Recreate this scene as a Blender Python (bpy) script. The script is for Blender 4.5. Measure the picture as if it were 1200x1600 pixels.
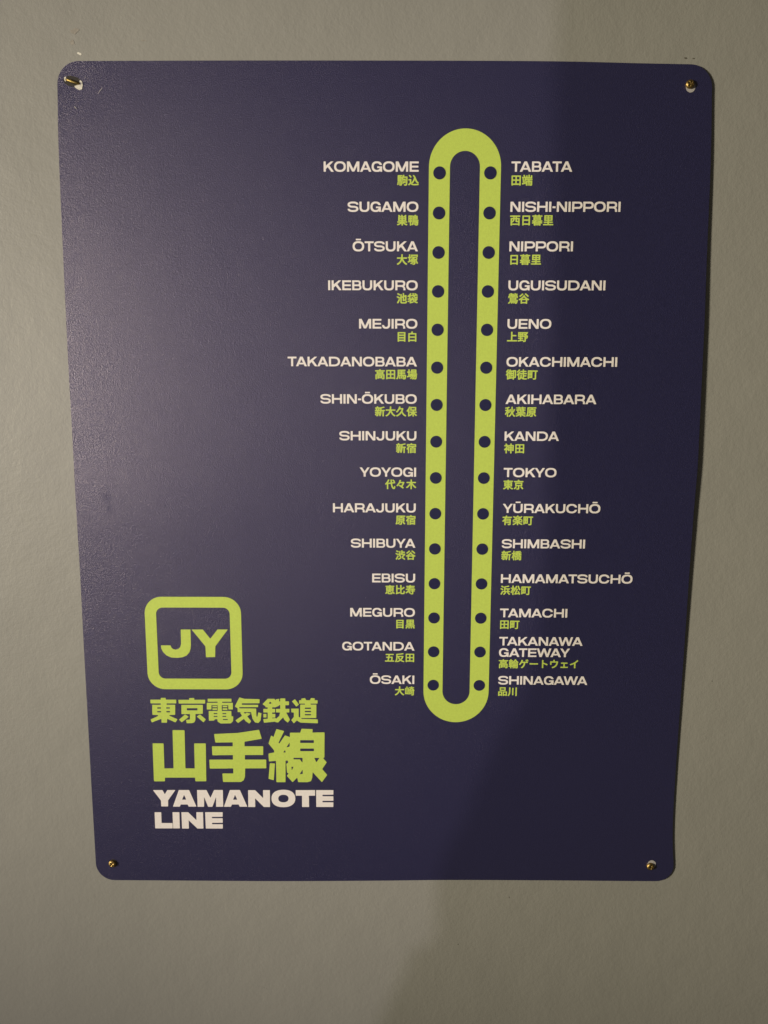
import bpy, bmesh, math, random
from mathutils import Vector, Matrix
from mathutils.geometry import tessellate_polygon

for o in list(bpy.data.objects):
    bpy.data.objects.remove(o, do_unlink=True)
SC = bpy.context.scene
COL = SC.collection
MM = 0.001

# ---------------------------------------------------------------- camera
CAM_LOC = [-0.03441, -0.35562, 0.01697]
CAM_AXES = [[0.999976, 0.006555, 0.002334], [-0.003245, 0.142629, 0.989771], [0.006155, -0.989755, 0.142647]]

cam_data = bpy.data.cameras.new('camera')
cam_data.sensor_fit = 'VERTICAL'
cam_data.sensor_height = 36.0
cam_data.sensor_width = 27.0
cam_data.lens = 1150 / 1600 * 36.0
cam_data.clip_start = 0.01
cam_data.clip_end = 50
cam = bpy.data.objects.new('camera', cam_data)
COL.objects.link(cam)
a, b, c = CAM_AXES
cam.matrix_world = Matrix(((a[0], b[0], c[0], CAM_LOC[0]), (a[1], b[1], c[1], CAM_LOC[1]),
                           (a[2], b[2], c[2], CAM_LOC[2]), (0, 0, 0, 1)))
SC.camera = cam

# ---------------------------------------------------------------- light
world = bpy.data.worlds.new('World')
SC.world = world
world.use_nodes = True
bg = world.node_tree.nodes['Background']
bg.inputs['Color'].default_value = (1.0, 0.88, 0.70, 1)
bg.inputs['Strength'].default_value = 0.08

def lamp(name, kind, loc, target, power, color, **kw):
    d = bpy.data.lights.new(name, kind)
    d.energy = power
    d.color = color
    for k, v in kw.items():
        setattr(d, k, v)
    o = bpy.data.objects.new(name, d)
    COL.objects.link(o)
    o.location = loc
    o.rotation_euler = (Vector(target) - Vector(loc)).to_track_quat('-Z', 'Y').to_euler()
    return o

SPOT_LOC = Vector((-0.650, -1.45, 0.030))
lamp('side_lamp', 'AREA', SPOT_LOC, (-0.10, 0, 0.0), 4.4, (1.0, 0.90, 0.98), shape='DISK', size=0.012)
lamp('wall_spot', 'SPOT', (-2.45, -1.30, 0.15), (0.115, 0, -0.010), 530.0, (1.0, 0.895, 0.71), shadow_soft_size=0.20, spot_size=math.radians(21.5), spot_blend=1.0)

SC.view_settings.view_transform = 'Standard'
SC.view_settings.look = 'None'
SC.view_settings.exposure = 0
SC.view_settings.gamma = 1
SC.view_settings.use_curve_mapping = False
SC.render.engine = 'CYCLES'

# ---------------------------------------------------------------- lettering outlines and layout (millimetres)
OUTLINE = {"LEFT": [[-184.94, -152.73], [-185.55, -137.7], [-185.99, -114.1], [-186.44, -74.19], [-186.73, -34.46], [-186.65, 9.62], [-186.76, 53.73], [-187.17, 99.55], [-187.41, 143.62], [-187.6, 182.12], [-187.64, 216.27]], "RIGHT": [[110.46, -158.06], [111.8, -128.11], [112.58, -86.02], [113.31, -57.14], [113.73, -27.6], [114.05, -6.5], [114.3, 11.87], [113.85, 33.68], [113.67, 62.31], [113.59, 98.26], [113.43, 131.85], [113.24, 166.32], [113.42, 194.55], [114.09, 208.88], [114.95, 217.91]], "TOP": [[-177.54, -170.16], [-166.58, -170.18], [-103.21, -170.35], [-37.1, -170.3], [20.25, -170.1], [48.89, -169.79], [77.52, -169.1], [100.41, -168.66]], "BOTTOM": [[-177.94, 230.91], [-137.37, 230.93], [-90.11, 230.91], [-36.17, 230.25], [-2.52, 229.65], [47.88, 229.52], [91.5, 229.59], [103.57, 229.58]]}
# capitals: width, side bearings, outlines (1000 units = cap height)
LATIN = {
  '-': (326, 50, 50, '10 362 27 360 292 360 318 364 324 372 325 387 325 522 321 538 312 544 298 545 27 545 7 541 1 532 0 522 0 387 1 372'),
  'A': (1188, -15, -15, '15 3 32 0 218 0 247 3 254 8 261 18 342 188 353 197 377 200 812 200 832 198 841 193 849 183 928 17 938 4 958 0 1152 0 1168 1 1178 7 1178 18 1164 53 736 977 722 996 702 1000 483 1000 468 997 458 988 19 43 9 13 10 8/442 372 437 377 436 382 446 412 578 690 588 705 598 707 603 702 614 682 744 408 751 387 751 377 742 371 728 370 462 370'),
  'B': (979, 75, 35, '10 3 32 0 678 0 753 12 792 22 818 32 852 49 881 68 920 103 935 123 952 152 969 197 980 257 980 328 968 387 949 438 914 487 886 512 881 522 882 532 902 568 913 592 923 628 930 668 930 752 921 798 899 858 874 892 842 925 812 946 753 975 698 989 628 1000 27 1000 12 999 4 992 0 967 0 27 1 13/238 166 232 169 226 178 225 202 225 392 229 408 238 414 658 414 692 403 718 389 748 358 761 328 765 308 764 272 760 253 751 232 738 212 728 202 702 184 678 175 618 165/458 835 572 835 612 829 652 816 679 798 693 782 706 762 713 742 715 727 713 678 704 652 687 628 652 601 602 586 252 585 232 589 226 598 225 612 225 808 229 828 238 834 247 835'),
  'C': (1178, 35, 40, '259 342 237 397 225 462 225 538 237 602 247 632 266 672 291 708 337 752 358 768 391 788 462 813 523 825 648 825 718 813 763 798 792 784 818 770 848 747 888 708 906 682 931 638 938 632 952 630 1142 630 1158 632 1163 638 1164 652 1153 698 1134 747 1118 778 1095 812 1059 858 993 912 942 944 893 966 848 982 802 993 742 1004 688 1010 483 1010 408 999 363 989 308 973 257 954 192 918 148 884 106 842 72 796 41 737 27 702 17 668 7 617 0 562 0 442 6 387 17 332 37 272 67 212 106 158 146 118 192 82 257 46 328 20 402 2 483 -10 692 -10 773 1 842 17 888 32 948 59 992 87 1055 137 1088 178 1129 243 1153 302 1165 357 1158 367 1148 370 958 370 938 367 928 357 903 312 883 286 852 256 818 230 768 204 728 190 688 181 643 175 518 176 462 187 392 212 358 232 322 260 288 297 272 318'),
  'D': (1187, 75, 35, '1157 312 1173 362 1185 432 1185 572 1171 642 1153 698 1139 727 1125 752 1093 798 1039 852 977 898 928 926 848 958 768 979 672 995 608 1000 32 1000 12 999 4 992 0 967 0 32 1 13 7 4 27 0 612 0 712 11 812 32 883 55 932 76 982 105 1037 146 1085 193 1108 222 1134 262/238 186 228 195 225 212 225 788 226 802 232 811 252 815 578 815 672 803 745 782 802 758 838 737 869 712 893 689 913 662 941 612 958 558 960 538 959 448 943 392 920 348 888 305 842 267 795 238 758 222 708 206 638 191 578 185'),
  'E': (942, 75, 40, '10 3 32 0 908 0 928 1 936 8 940 22 940 162 936 178 928 184 247 185 238 186 229 193 225 218 225 387 229 402 238 409 883 410 893 411 901 418 905 438 904 572 901 582 893 589 252 590 232 594 226 602 225 617 225 788 229 808 238 814 252 815 928 816 936 822 940 838 940 977 939 987 932 996 908 1000 32 1000 12 999 4 992 0 967 0 27 1 13'),
  'G': (1090, 35, 40, '435 -8 458 -10 633 -10 688 -4 742 7 792 22 838 39 888 64 893 63 898 57 902 13 906 8 912 5 942 10 972 0 1068 0 1082 4 1089 13 1090 492 1089 507 1080 518 1057 520 608 520 582 516 576 507 575 482 575 382 576 372 582 364 602 360 818 360 829 357 834 352 836 348 826 322 802 287 778 256 748 232 712 209 672 192 608 176 483 176 428 189 372 212 312 256 282 292 254 342 237 392 225 458 225 542 236 602 254 658 277 701 312 744 372 788 422 810 493 825 598 825 638 818 668 810 702 796 748 768 779 742 803 712 832 669 842 662 1047 660 1062 662 1068 665 1071 672 1070 682 1060 718 1044 758 1013 812 979 858 949 888 908 920 862 949 808 973 738 994 688 1004 633 1010 448 1010 397 1003 318 985 257 963 225 947 192 927 142 890 111 858 77 812 51 768 32 722 16 668 6 617 0 568 0 432 6 382 22 308 42 253 64 208 91 168 137 115 187 76 218 57 257 37 328 12 397 -3'),
  'H': (1098, 75, 75, '10 3 27 0 202 0 212 1 221 8 225 27 226 387 232 401 257 405 842 405 865 402 872 395 875 382 875 27 879 8 888 1 902 0 1072 0 1092 4 1099 13 1100 32 1100 967 1096 992 1088 999 1062 1000 898 1000 888 999 879 992 875 972 875 617 872 605 865 598 842 595 257 595 232 599 226 612 225 972 221 992 212 999 197 1000 27 1000 7 996 1 987 0 972 0 32 1 13'),
  'I': (225, 75, 75, '10 3 27 0 202 0 218 4 224 13 225 972 222 990 212 999 22 1000 7 996 1 987 0 27 1 13'),
  'J': (872, 20, 75, '340 -8 363 -10 518 -10 588 2 633 15 688 39 742 76 784 118 819 168 841 212 852 243 863 292 870 338 870 972 869 987 860 997 842 1000 668 1000 652 996 646 987 645 362 635 318 616 272 588 234 558 207 532 192 483 176 402 175 368 182 342 191 318 205 301 218 276 243 262 262 246 292 237 318 228 357 218 367 202 370 22 370 12 369 4 362 2 352 7 302 17 257 32 212 62 152 103 101 152 60 212 26 272 6'),
  'K': (1061, 75, -10, '10 3 27 0 202 0 212 1 221 8 225 22 225 253 228 272 232 278 257 290 408 430 422 437 432 434 444 422 746 43 778 6 792 1 812 0 1027 0 1042 2 1047 6 1049 13 1040 27 648 552 618 594 612 607 618 619 648 650 972 945 1010 982 1015 992 1012 996 1002 999 977 1000 768 1000 748 996 272 627 243 605 232 603 228 608 225 622 225 972 221 992 212 999 197 1000 27 1000 7 996 1 987 0 972 0 32 1 13'),
  'L': (900, 75, 0, '10 3 32 0 872 0 890 3 899 13 900 162 896 178 888 184 252 185 238 186 229 193 225 218 225 972 222 990 212 999 22 1000 7 996 1 987 0 27 1 13'),
  'M': (1291, 75, 75, '10 3 27 0 202 0 218 4 224 13 225 522 228 546 232 552 243 543 272 490 512 38 528 23 548 20 753 20 763 22 773 29 809 92 1037 525 1047 540 1057 547 1062 542 1065 518 1065 32 1068 10 1075 3 1088 0 1262 0 1282 4 1289 13 1290 32 1290 967 1286 992 1277 999 1267 1000 1037 1000 1017 998 1007 991 658 292 648 282 638 288 631 298 282 991 272 998 257 1000 27 1000 7 996 1 987 0 972 0 32 1 13'),
  'N': (1062, 75, 75, '10 3 27 0 202 0 218 4 224 13 225 668 228 687 232 692 238 691 248 682 776 8 788 2 802 0 1032 0 1052 4 1059 13 1060 32 1060 967 1056 992 1047 999 1037 1000 858 1000 842 996 836 987 835 338 833 318 828 310 822 311 812 320 771 372 285 992 272 999 257 1000 27 1000 7 996 1 987 0 972 0 32 1 13'),
  'O': (1217, 35, 40, '485 -8 508 -10 718 -10 802 2 898 25 948 44 982 61 1022 85 1057 111 1099 148 1128 183 1164 238 1183 282 1198 328 1215 412 1215 582 1199 668 1169 752 1155 778 1124 822 1095 858 1057 889 1022 915 982 939 942 958 883 979 798 999 718 1010 503 1010 412 998 348 983 288 963 243 942 192 913 151 882 105 838 77 801 51 758 23 688 6 612 0 558 0 452 6 387 17 338 32 288 54 238 82 193 107 160 152 116 212 74 282 39 348 17 418 1/528 177 448 195 408 209 372 227 328 260 288 301 267 330 255 352 238 397 225 468 225 532 231 572 240 607 255 648 286 698 338 749 392 784 458 808 538 825 672 825 742 813 798 796 858 765 905 727 924 708 945 678 962 648 973 622 990 552 990 452 979 397 965 357 928 298 898 265 852 232 792 202 742 187 678 175'),
  'P': (1083, 75, 0, '10 3 27 0 202 0 212 1 221 8 225 27 225 277 229 292 238 299 708 300 768 306 838 321 888 337 938 362 974 387 1019 432 1054 487 1067 522 1078 568 1085 628 1085 668 1080 722 1068 772 1049 822 1017 869 968 917 938 938 908 954 842 978 768 994 702 1000 32 1000 7 996 1 987 0 972 0 32 1 13/238 486 229 492 226 497 225 522 225 792 229 808 238 814 672 815 718 809 763 796 813 768 843 737 863 698 870 668 870 632 863 602 848 570 835 552 812 532 788 516 753 500 722 492 678 485'),
  'R': (1092, 75, 30, '10 3 27 0 202 0 212 1 221 8 225 27 226 322 232 336 257 340 672 340 698 336 828 266 851 248 854 238 855 193 860 162 860 22 861 13 868 4 888 0 1052 0 1072 1 1082 4 1088 13 1089 22 1057 222 986 352 977 362 940 387 933 397 938 408 984 448 1008 477 1024 502 1044 552 1054 592 1060 638 1060 702 1054 747 1044 788 1031 822 1018 848 982 894 932 935 868 968 798 988 712 1000 32 1000 7 996 1 987 0 972 0 32 1 13/238 526 229 532 226 538 225 562 225 792 229 808 238 814 688 814 742 801 782 783 812 758 828 737 838 718 845 688 845 658 839 628 832 611 813 582 802 572 775 552 742 539 692 527 672 525'),
  'S': (1123, 35, 35, '435 -8 458 -10 672 -10 738 -4 808 7 868 22 908 34 972 62 1012 87 1050 118 1084 158 1104 193 1113 218 1120 253 1122 302 1119 338 1113 362 1091 412 1068 445 1027 483 982 513 958 526 888 553 832 568 778 579 662 590 598 589 558 583 508 594 442 595 397 601 318 619 267 639 252 650 236 668 229 682 225 702 226 727 233 747 252 769 283 788 328 803 372 814 442 825 523 826 548 829 668 825 728 819 758 813 808 800 842 786 868 772 884 758 893 742 902 712 912 702 932 700 1102 701 1112 707 1116 712 1120 737 1113 782 1104 808 1090 832 1065 868 1037 894 997 923 952 948 888 973 828 988 768 999 672 1010 438 1010 353 999 292 988 243 975 178 951 132 928 98 904 50 858 32 832 12 788 1 737 0 682 9 642 29 592 62 547 98 516 132 492 178 469 238 447 292 432 348 421 458 410 523 411 562 418 612 406 682 405 758 393 808 380 848 364 872 349 890 328 899 292 890 253 873 232 840 212 798 197 722 181 678 175 598 174 572 171 542 174 523 172 452 175 397 181 342 192 302 205 267 220 245 238 232 253 218 292 208 299 32 300 12 295 5 282 1 257 9 222 22 185 38 158 62 127 118 82 168 54 208 37 252 22 322 6'),
  'T': (950, 10, 10, '375 3 392 0 568 0 582 4 589 13 590 788 594 808 602 814 612 815 922 815 942 819 949 828 950 852 950 977 949 987 942 996 918 1000 32 1000 12 999 4 992 0 977 0 838 2 825 10 818 27 815 342 815 358 811 364 802 365 27 366 13'),
  'U': (1037, 70, 70, '810 957 810 387 799 338 788 308 763 267 738 240 698 212 668 197 633 186 582 175 462 175 418 182 387 190 353 204 318 226 290 248 267 277 251 302 236 342 225 408 225 972 221 992 212 999 187 1000 22 1000 12 999 4 992 0 972 0 387 6 322 16 277 27 243 54 183 82 141 142 83 178 59 241 27 308 7 332 2 418 -10 622 -10 672 -4 728 7 778 22 822 39 888 77 922 105 948 132 983 183 1009 238 1024 288 1035 352 1034 982 1031 992 1017 999 828 999 818 996 812 990'),
  'W': (1622, -10, -10, '1478 552 1613 972 1616 987 1609 997 1592 1000 1408 1000 1392 997 1383 987 1193 397 1182 369 1178 362 1172 362 1166 367 1157 387 943 962 929 992 922 997 908 1000 702 999 692 993 687 982 468 397 458 372 452 364 448 361 440 367 432 387 260 927 238 990 228 998 208 1000 27 1000 12 998 7 992 6 982 8 972 280 123 317 13 328 2 348 0 532 0 548 2 558 9 565 22 792 632 802 657 808 663 812 663 819 658 828 638 1062 12 1072 3 1088 0 1277 0 1297 3 1308 18'),
  'Y': (1099, -20, -20, '445 3 462 0 638 0 648 1 656 8 660 27 660 338 665 362 1073 962 1087 987 1082 997 1062 1000 862 1000 848 998 838 993 568 594 552 579 548 579 538 587 512 622 325 902 262 992 247 999 222 1000 32 1000 17 998 12 992 13 982 25 962 430 367 435 342 435 22 438 10'),
}
# Japanese characters (1000 units = em)
KANJI = {
  '々': '700 -41 709 -43 728 -37 747 -25 791 34 793 53 787 66 747 106 677 159 672 172 677 184 736 272 786 359 823 434 867 541 866 572 847 589 816 604 791 612 503 613 484 615 483 628 529 753 529 778 522 787 509 794 434 812 416 812 397 806 384 797 354 709 311 603 248 484 204 416 153 345 107 297 78 260 75 247 77 234 89 222 147 184 172 176 203 188 243 228 316 320 354 378 411 478 422 487 653 487 672 485 675 478 673 466 654 428 598 328 548 253 534 252 416 314 378 324 353 316 328 294 302 259 300 241 303 228 309 221 409 167 528 92 603 37 678 -31',
  'イ': '881 747 822 798 797 805 772 798 656 684 616 650 559 608 453 539 372 496 228 433 66 379 57 366 57 347 77 303 102 266 122 258 134 258 228 289 341 333 459 389 466 390 472 387 475 372 475 22 469 -16 471 -41 478 -47 509 -56 597 -56 622 -47 629 -41 631 -28 625 16 626 478 647 500 730 559 809 625 884 700 891 709 894 722 891 734',
  'ウ': '363 -59 384 -61 478 -29 572 14 647 63 687 97 743 153 804 241 829 291 854 353 886 466 912 591 912 616 904 628 853 660 834 667 772 656 591 656 574 659 569 672 568 803 559 816 534 824 447 824 422 816 416 810 413 791 419 759 419 672 416 662 409 657 191 656 147 662 116 654 107 641 107 316 116 303 141 294 222 294 247 303 254 309 256 328 250 353 250 516 253 526 259 530 722 531 734 529 738 522 737 503 723 447 698 372 673 316 642 266 616 231 578 194 547 169 484 127 434 102 384 83 303 61 284 47 282 28 297 1 341 -49',
  'ェ': '150 -28 172 -31 834 -31 853 -29 873 -22 881 -9 881 66 879 84 872 91 841 100 584 100 574 103 569 116 569 391 572 407 584 412 797 413 828 421 835 428 837 441 837 516 834 529 822 537 797 544 753 538 247 538 209 543 184 534 176 522 175 447 178 428 184 421 216 413 409 412 422 407 425 391 425 116 422 105 409 100 166 100 134 91 126 78 126 -9 134 -22',
  'ゲ': '931 797 903 837 878 848 859 850 816 836 801 828 778 808 759 812 747 811 709 798 683 784 676 772 677 753 761 616 761 609 747 606 391 608 385 616 429 741 431 753 428 766 422 772 403 779 328 793 297 792 278 785 272 779 254 703 229 628 195 559 161 503 93 416 59 382 32 359 26 347 28 321 53 302 97 277 122 269 141 271 166 282 231 347 323 478 341 481 503 481 513 478 517 472 506 391 486 316 442 216 403 158 353 100 284 46 232 16 225 -3 227 -16 234 -25 303 -70 334 -81 347 -79 378 -67 434 -25 518 59 567 128 623 247 656 372 663 459 672 477 684 481 803 481 841 475 891 475 922 484 928 490 931 503 931 584 929 597 923 603 891 612 859 607 822 607 803 602 788 603 786 609 816 612 859 630 884 648 903 645 928 652 974 678 981 691 979 716/853 676 847 679 834 695 796 759 794 772 803 784 816 781 825 772 867 703 869 684 864 678',
  'ト': '800 234 816 233 834 240 848 253 874 322 874 347 868 359 828 383 703 436 516 504 459 522 453 528 450 541 450 684 456 716 454 784 447 791 416 800 334 799 309 791 303 784 300 766 301 728 306 697 306 47 300 3 303 -41 309 -47 334 -56 409 -56 441 -50 454 -41 456 41 450 78 450 353 453 373 459 375 472 373 591 329 668 297 772 245',
  'ー': '94 316 116 313 897 313 922 321 931 334 931 434 922 447 891 456 809 456 766 450 253 450 216 456 103 456 77 447 71 441 69 428 69 334 77 322',
  '上': '547 70 539 78 538 91 538 397 541 413 547 418 559 419 884 421 904 428 912 441 912 522 903 535 872 544 559 544 543 547 538 559 537 816 535 834 528 841 503 849 428 849 402 841 396 834 394 822 393 78 388 72 378 69 47 67 27 59 19 47 19 -34 28 -47 59 -56 947 -56 973 -47 979 -41 981 -28 981 47 973 59 953 67',
  '久': '738 209 702 259 664 322 632 397 633 409 673 503 698 578 712 634 710 672 691 686 634 706 597 700 428 700 416 703 412 709 414 722 443 797 441 835 434 841 416 848 359 862 334 862 309 854 303 847 279 778 234 676 192 597 118 491 75 441 7 378 1 366 3 346 72 290 97 282 128 290 203 363 231 397 273 453 348 572 366 575 522 575 531 572 534 566 529 547 501 472 448 372 428 339 343 228 247 138 178 89 141 64 21 3 13 -9 16 -29 72 -93 103 -106 134 -98 197 -67 303 2 372 57 462 147 541 242 551 234 602 153 650 91 747 -6 809 -54 863 -84 897 -98 922 -98 947 -86 991 -29 994 -16 991 3 984 10 916 46 841 100 766 175',
  '五': '50 -47 72 -50 928 -50 947 -48 966 -41 974 -28 975 41 972 59 966 66 934 75 791 76 784 78 781 84 782 128 787 147 788 191 793 209 794 259 799 278 801 328 806 347 806 409 812 441 809 460 803 466 784 473 728 481 691 475 509 475 497 480 494 491 513 622 523 641 541 644 878 646 898 653 906 666 906 741 903 754 897 760 878 767 859 769 134 769 116 767 96 759 88 747 88 678 90 659 97 653 128 644 353 644 366 638 368 622 363 603 349 497 341 479 328 475 178 474 153 466 144 453 144 372 153 359 184 350 309 350 319 347 323 341 293 166 275 84 270 78 259 75 66 75 34 66 26 53 26 -28 34 -41/478 349 641 350 656 347 659 341 656 278 651 253 649 209 644 191 643 147 638 128 637 91 628 78 616 75 447 75 434 76 428 80 426 97 443 178 470 341',
  '京': '856 391 856 566 848 578 828 586 203 587 184 586 165 578 159 572 156 559 156 278 159 259 166 253 191 244 416 244 426 241 430 234 430 22 426 16 416 13 303 12 271 3 263 -9 263 -22 288 -91 297 -98 322 -106 447 -106 491 -98 528 -86 547 -75 566 -53 574 -28 575 222 578 238 591 244 816 244 847 253 854 259 856 272/303 357 295 366 294 384 294 453 297 463 303 468 691 469 703 468 711 459 712 372 709 362 703 357|56 622 78 619 934 619 959 628 966 634 969 647 968 722 959 735 928 744 597 744 583 753 548 816 518 859 509 866 484 874 403 848 390 834 388 822 390 803 417 753 415 747 409 745 72 744 41 735 32 722 32 641 40 628|856 -72 872 -74 897 -67 949 -34 962 -16 960 9 943 34 881 109 778 218 747 231 722 223 678 198 663 184 657 172 659 153 768 28 834 -61|100 -72 116 -73 141 -62 250 47 284 89 335 159 337 184 329 197 253 225 234 225 209 216 197 205 159 151 125 109 56 41 32 22 25 3 26 -9 32 -22 78 -62',
  '代': '759 700 816 644 834 619 859 597 856 591 803 582 772 581 753 576 722 574 703 569 674 572 670 578 668 622 663 641 662 703 656 734 656 822 654 834 647 841 616 850 553 849 528 841 519 828 519 809 519 722 525 691 526 622 531 597 531 566 528 555 503 544 472 543 453 538 422 537 359 526 316 522 309 525 306 534 308 591 383 722 410 784 412 809 406 822 397 829 322 854 297 850 282 841 229 734 204 691 154 616 81 522 3 444 -6 428 -4 403 27 347 41 334 66 326 97 338 136 372 159 402 166 405 169 378 169 -72 171 -84 177 -91 203 -99 272 -99 297 -91 306 -78 306 384 309 403 316 407 347 401 366 406 397 407 416 412 447 413 522 425 541 424 549 416 571 278 596 178 627 91 652 41 694 -22 741 -62 759 -73 859 -106 916 -91 936 -78 956 -53 979 -3 992 47 1006 122 1004 153 991 167 941 198 916 205 891 197 884 191 877 166 874 128 856 53 847 45 834 46 828 50 796 84 764 141 739 203 713 297 688 428 692 441 716 449 747 451 766 456 797 457 816 462 947 476 978 488 985 497 987 516 981 559 972 584 966 591 947 598 916 603 959 646 962 672 953 687 841 800 798 834 772 843 739 834 697 806 688 791 688 772 694 759 716 743/297 440 290 453 288 466 290 484 297 490 307 484 316 459 309 440 303 437',
  '保': '753 375 716 376 707 384 706 434 709 445 716 449 897 451 922 459 929 466 931 484 931 797 922 810 897 818 391 819 378 823 366 835 291 861 278 862 253 854 239 834 223 797 167 684 129 622 81 553 9 474 -6 447 -4 422 33 359 47 350 66 345 91 352 134 392 141 391 144 372 144 -72 146 -84 152 -91 178 -99 241 -99 266 -91 274 -78 278 -25 302 -53 322 -60 334 -60 366 -48 430 -3 478 38 531 91 559 127 566 126 568 116 569 -78 571 -91 578 -97 603 -106 666 -106 697 -97 704 -91 706 -78 706 103 709 124 716 121 734 94 828 0 872 -36 897 -51 922 -60 934 -60 959 -49 1010 9 1012 22 1010 34 909 107 866 147 819 197 791 233 783 247 785 253 797 256 947 256 978 265 985 272 987 284 985 359 978 366 947 375/491 570 482 578 481 597 481 684 484 695 491 699 778 700 788 697 793 691 794 584 791 574 784 570/351 778 359 785 365 778 366 772 350 703 350 484 353 466 359 459 384 451 559 449 566 445 569 434 569 391 563 378 547 375 316 375 284 368 278 372 275 391 276 591 329 691/278 65 275 97 275 247 278 260 284 263 316 256 472 256 485 253 487 247 481 234 447 194 391 138 303 71 284 63/266 296 258 309 258 322 266 335 272 340 278 339 291 322 291 309 278 293 272 292',
  '原': '922 687 941 688 966 696 974 709 975 784 972 797 966 804 941 812 147 812 128 811 109 803 103 797 100 784 100 409 94 384 94 322 88 297 87 259 73 184 42 72 8 3 6 -22 9 -35 66 -73 91 -81 103 -79 128 -68 158 -16 166 -10 241 -54 266 -61 291 -54 322 -25 338 -3 375 34 447 126 468 159 466 184 454 197 397 219 367 222 369 228 391 229 409 224 497 225 507 222 512 209 511 22 507 16 497 13 403 12 377 3 369 -9 369 -34 390 -91 397 -97 422 -106 497 -106 522 -101 566 -98 603 -86 622 -75 635 -59 643 -34 644 203 647 220 659 225 741 222 753 229 766 222 859 226 885 234 891 241 894 253 894 603 891 622 884 629 853 637 641 638 634 641 633 653 653 683 666 687/172 18 169 22 171 28 181 41 183 59 199 109 224 247 226 291 231 316 232 391 237 416 231 447 231 566 237 603 239 678 243 684 253 687 478 686 484 678 482 672 470 647 459 638 297 637 272 629 265 622 263 603 269 572 269 453 263 416 263 247 272 234 297 226 334 224 342 222 342 216 316 176 262 109 187 34 178 18/409 332 401 341 401 366 405 372 416 375 741 375 751 372 756 359 753 337 741 331/409 482 401 491 401 516 405 522 416 525 741 525 751 522 756 509 753 487 741 481|869 -66 884 -67 903 -60 959 -25 966 -16 969 -3 967 9 959 24 925 66 882 109 866 131 791 206 772 219 734 219 732 216 678 185 671 178 669 159 684 133 775 34 841 -50 853 -60',
  '反': '754 228 792 284 829 353 854 416 881 497 881 522 872 537 834 554 803 562 284 564 278 568 275 578 275 653 278 663 284 668 359 669 378 674 434 676 453 681 497 681 522 687 559 688 578 693 691 707 741 718 759 719 866 746 884 753 891 759 894 772 891 784 834 843 809 854 797 856 622 819 591 818 572 813 547 812 528 807 491 806 472 801 428 799 409 794 353 793 328 788 266 787 241 781 172 781 147 772 141 766 138 747 137 397 132 372 131 316 126 291 124 259 104 159 73 66 27 -22 26 -47 33 -59 91 -98 122 -106 147 -97 153 -92 177 -47 191 -37 197 -41 228 -87 253 -98 266 -99 347 -73 424 -41 516 8 559 37 572 41 644 -3 753 -54 872 -93 891 -93 916 -85 960 -22 962 3 954 16 816 58 722 105 684 128 681 134 683 141 706 166/222 25 216 28 215 34 236 97 256 184 263 253 268 272 269 322 275 347 272 434 276 441 284 441 298 416 302 397 320 353 371 259 397 220 459 141 457 134 441 121 322 58 241 27/441 428 447 436 478 437 691 437 700 434 703 428 673 366 629 297 603 263 572 235 566 235 553 244 521 284 465 372',
  '品': '806 516 806 797 804 809 797 816 766 825 247 825 216 819 203 809 200 791 200 466 203 453 209 446 241 438 772 438 797 446 804 453/341 564 332 572 331 591 331 684 334 695 341 699 653 700 663 697 668 691 669 578 666 568 659 564|544 -103 559 -106 609 -106 641 -97 649 -84 653 -55 666 -50 809 -51 818 -59 822 -85 828 -91 853 -99 922 -99 947 -91 953 -85 956 -66 956 347 954 366 948 372 916 381 559 381 528 372 522 366 519 347 519 -78 521 -91 527 -97/659 76 653 80 650 91 650 241 653 257 659 261 672 262 797 262 813 259 818 253 819 241 819 97 816 80 803 75|75 -103 91 -106 147 -106 178 -97 187 -84 191 -55 203 -50 322 -51 328 -55 334 -78 340 -84 366 -93 434 -93 459 -85 466 -79 469 -59 469 347 466 366 460 372 428 381 91 381 59 372 53 366 50 347 50 -78 53 -91 59 -97/197 76 191 80 188 91 188 241 191 257 197 261 209 262 316 262 326 259 330 253 331 241 331 97 328 80 316 75',
  '場': '478 450 441 451 428 459 422 459 334 456 309 447 301 434 301 416 305 397 300 366 303 353 317 341 317 334 291 321 278 324 275 334 274 378 270 397 275 422 276 516 284 524 353 527 372 534 378 540 381 553 375 591 381 628 373 641 353 648 291 650 278 655 275 672 275 828 272 841 266 847 241 856 222 856 172 856 146 847 140 841 138 828 137 672 134 655 122 650 47 648 27 641 19 628 19 547 27 534 53 526 128 524 134 520 137 509 137 259 133 253 122 245 9 197 3 191 2 166 32 97 41 90 59 83 78 83 103 92 203 142 234 153 241 151 297 102 322 94 334 96 353 102 374 116 409 144 466 200 472 204 484 205 490 197 487 191 428 120 378 75 316 31 302 16 301 -3 308 -16 353 -54 384 -62 422 -48 494 9 541 56 575 97 647 202 659 205 667 197 664 184 636 134 598 78 572 44 496 -28 494 -47 501 -59 553 -98 578 -106 611 -97 659 -50 672 -43 678 -47 691 -85 697 -91 722 -99 841 -99 866 -92 892 -78 904 -66 923 -34 943 41 949 78 951 109 956 128 957 172 962 191 963 247 969 272 966 304 959 310 928 319 584 319 572 320 567 328 572 335 584 337 966 339 985 347 993 359 994 428 991 441 984 447 959 456 897 459 891 459 878 451 866 450/783 141 809 204 816 208 822 206 825 197 818 122 806 53 798 28 791 14 778 7 728 8 719 16 721 28 748 72/278 183 273 191 291 209 341 239 355 241 358 234 355 228 342 216 322 204 303 188|919 553 919 809 916 822 909 829 878 837 441 837 409 829 403 822 400 809 400 622 406 584 400 553 400 491 403 477 422 462 428 460 453 468 859 469 878 466 891 460 909 471 918 484/541 701 532 709 532 722 537 728 547 731 772 731 784 726 787 716 784 705 772 700/541 570 534 574 532 584 537 591 547 594 772 594 782 591 786 584 784 574 772 569',
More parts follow.
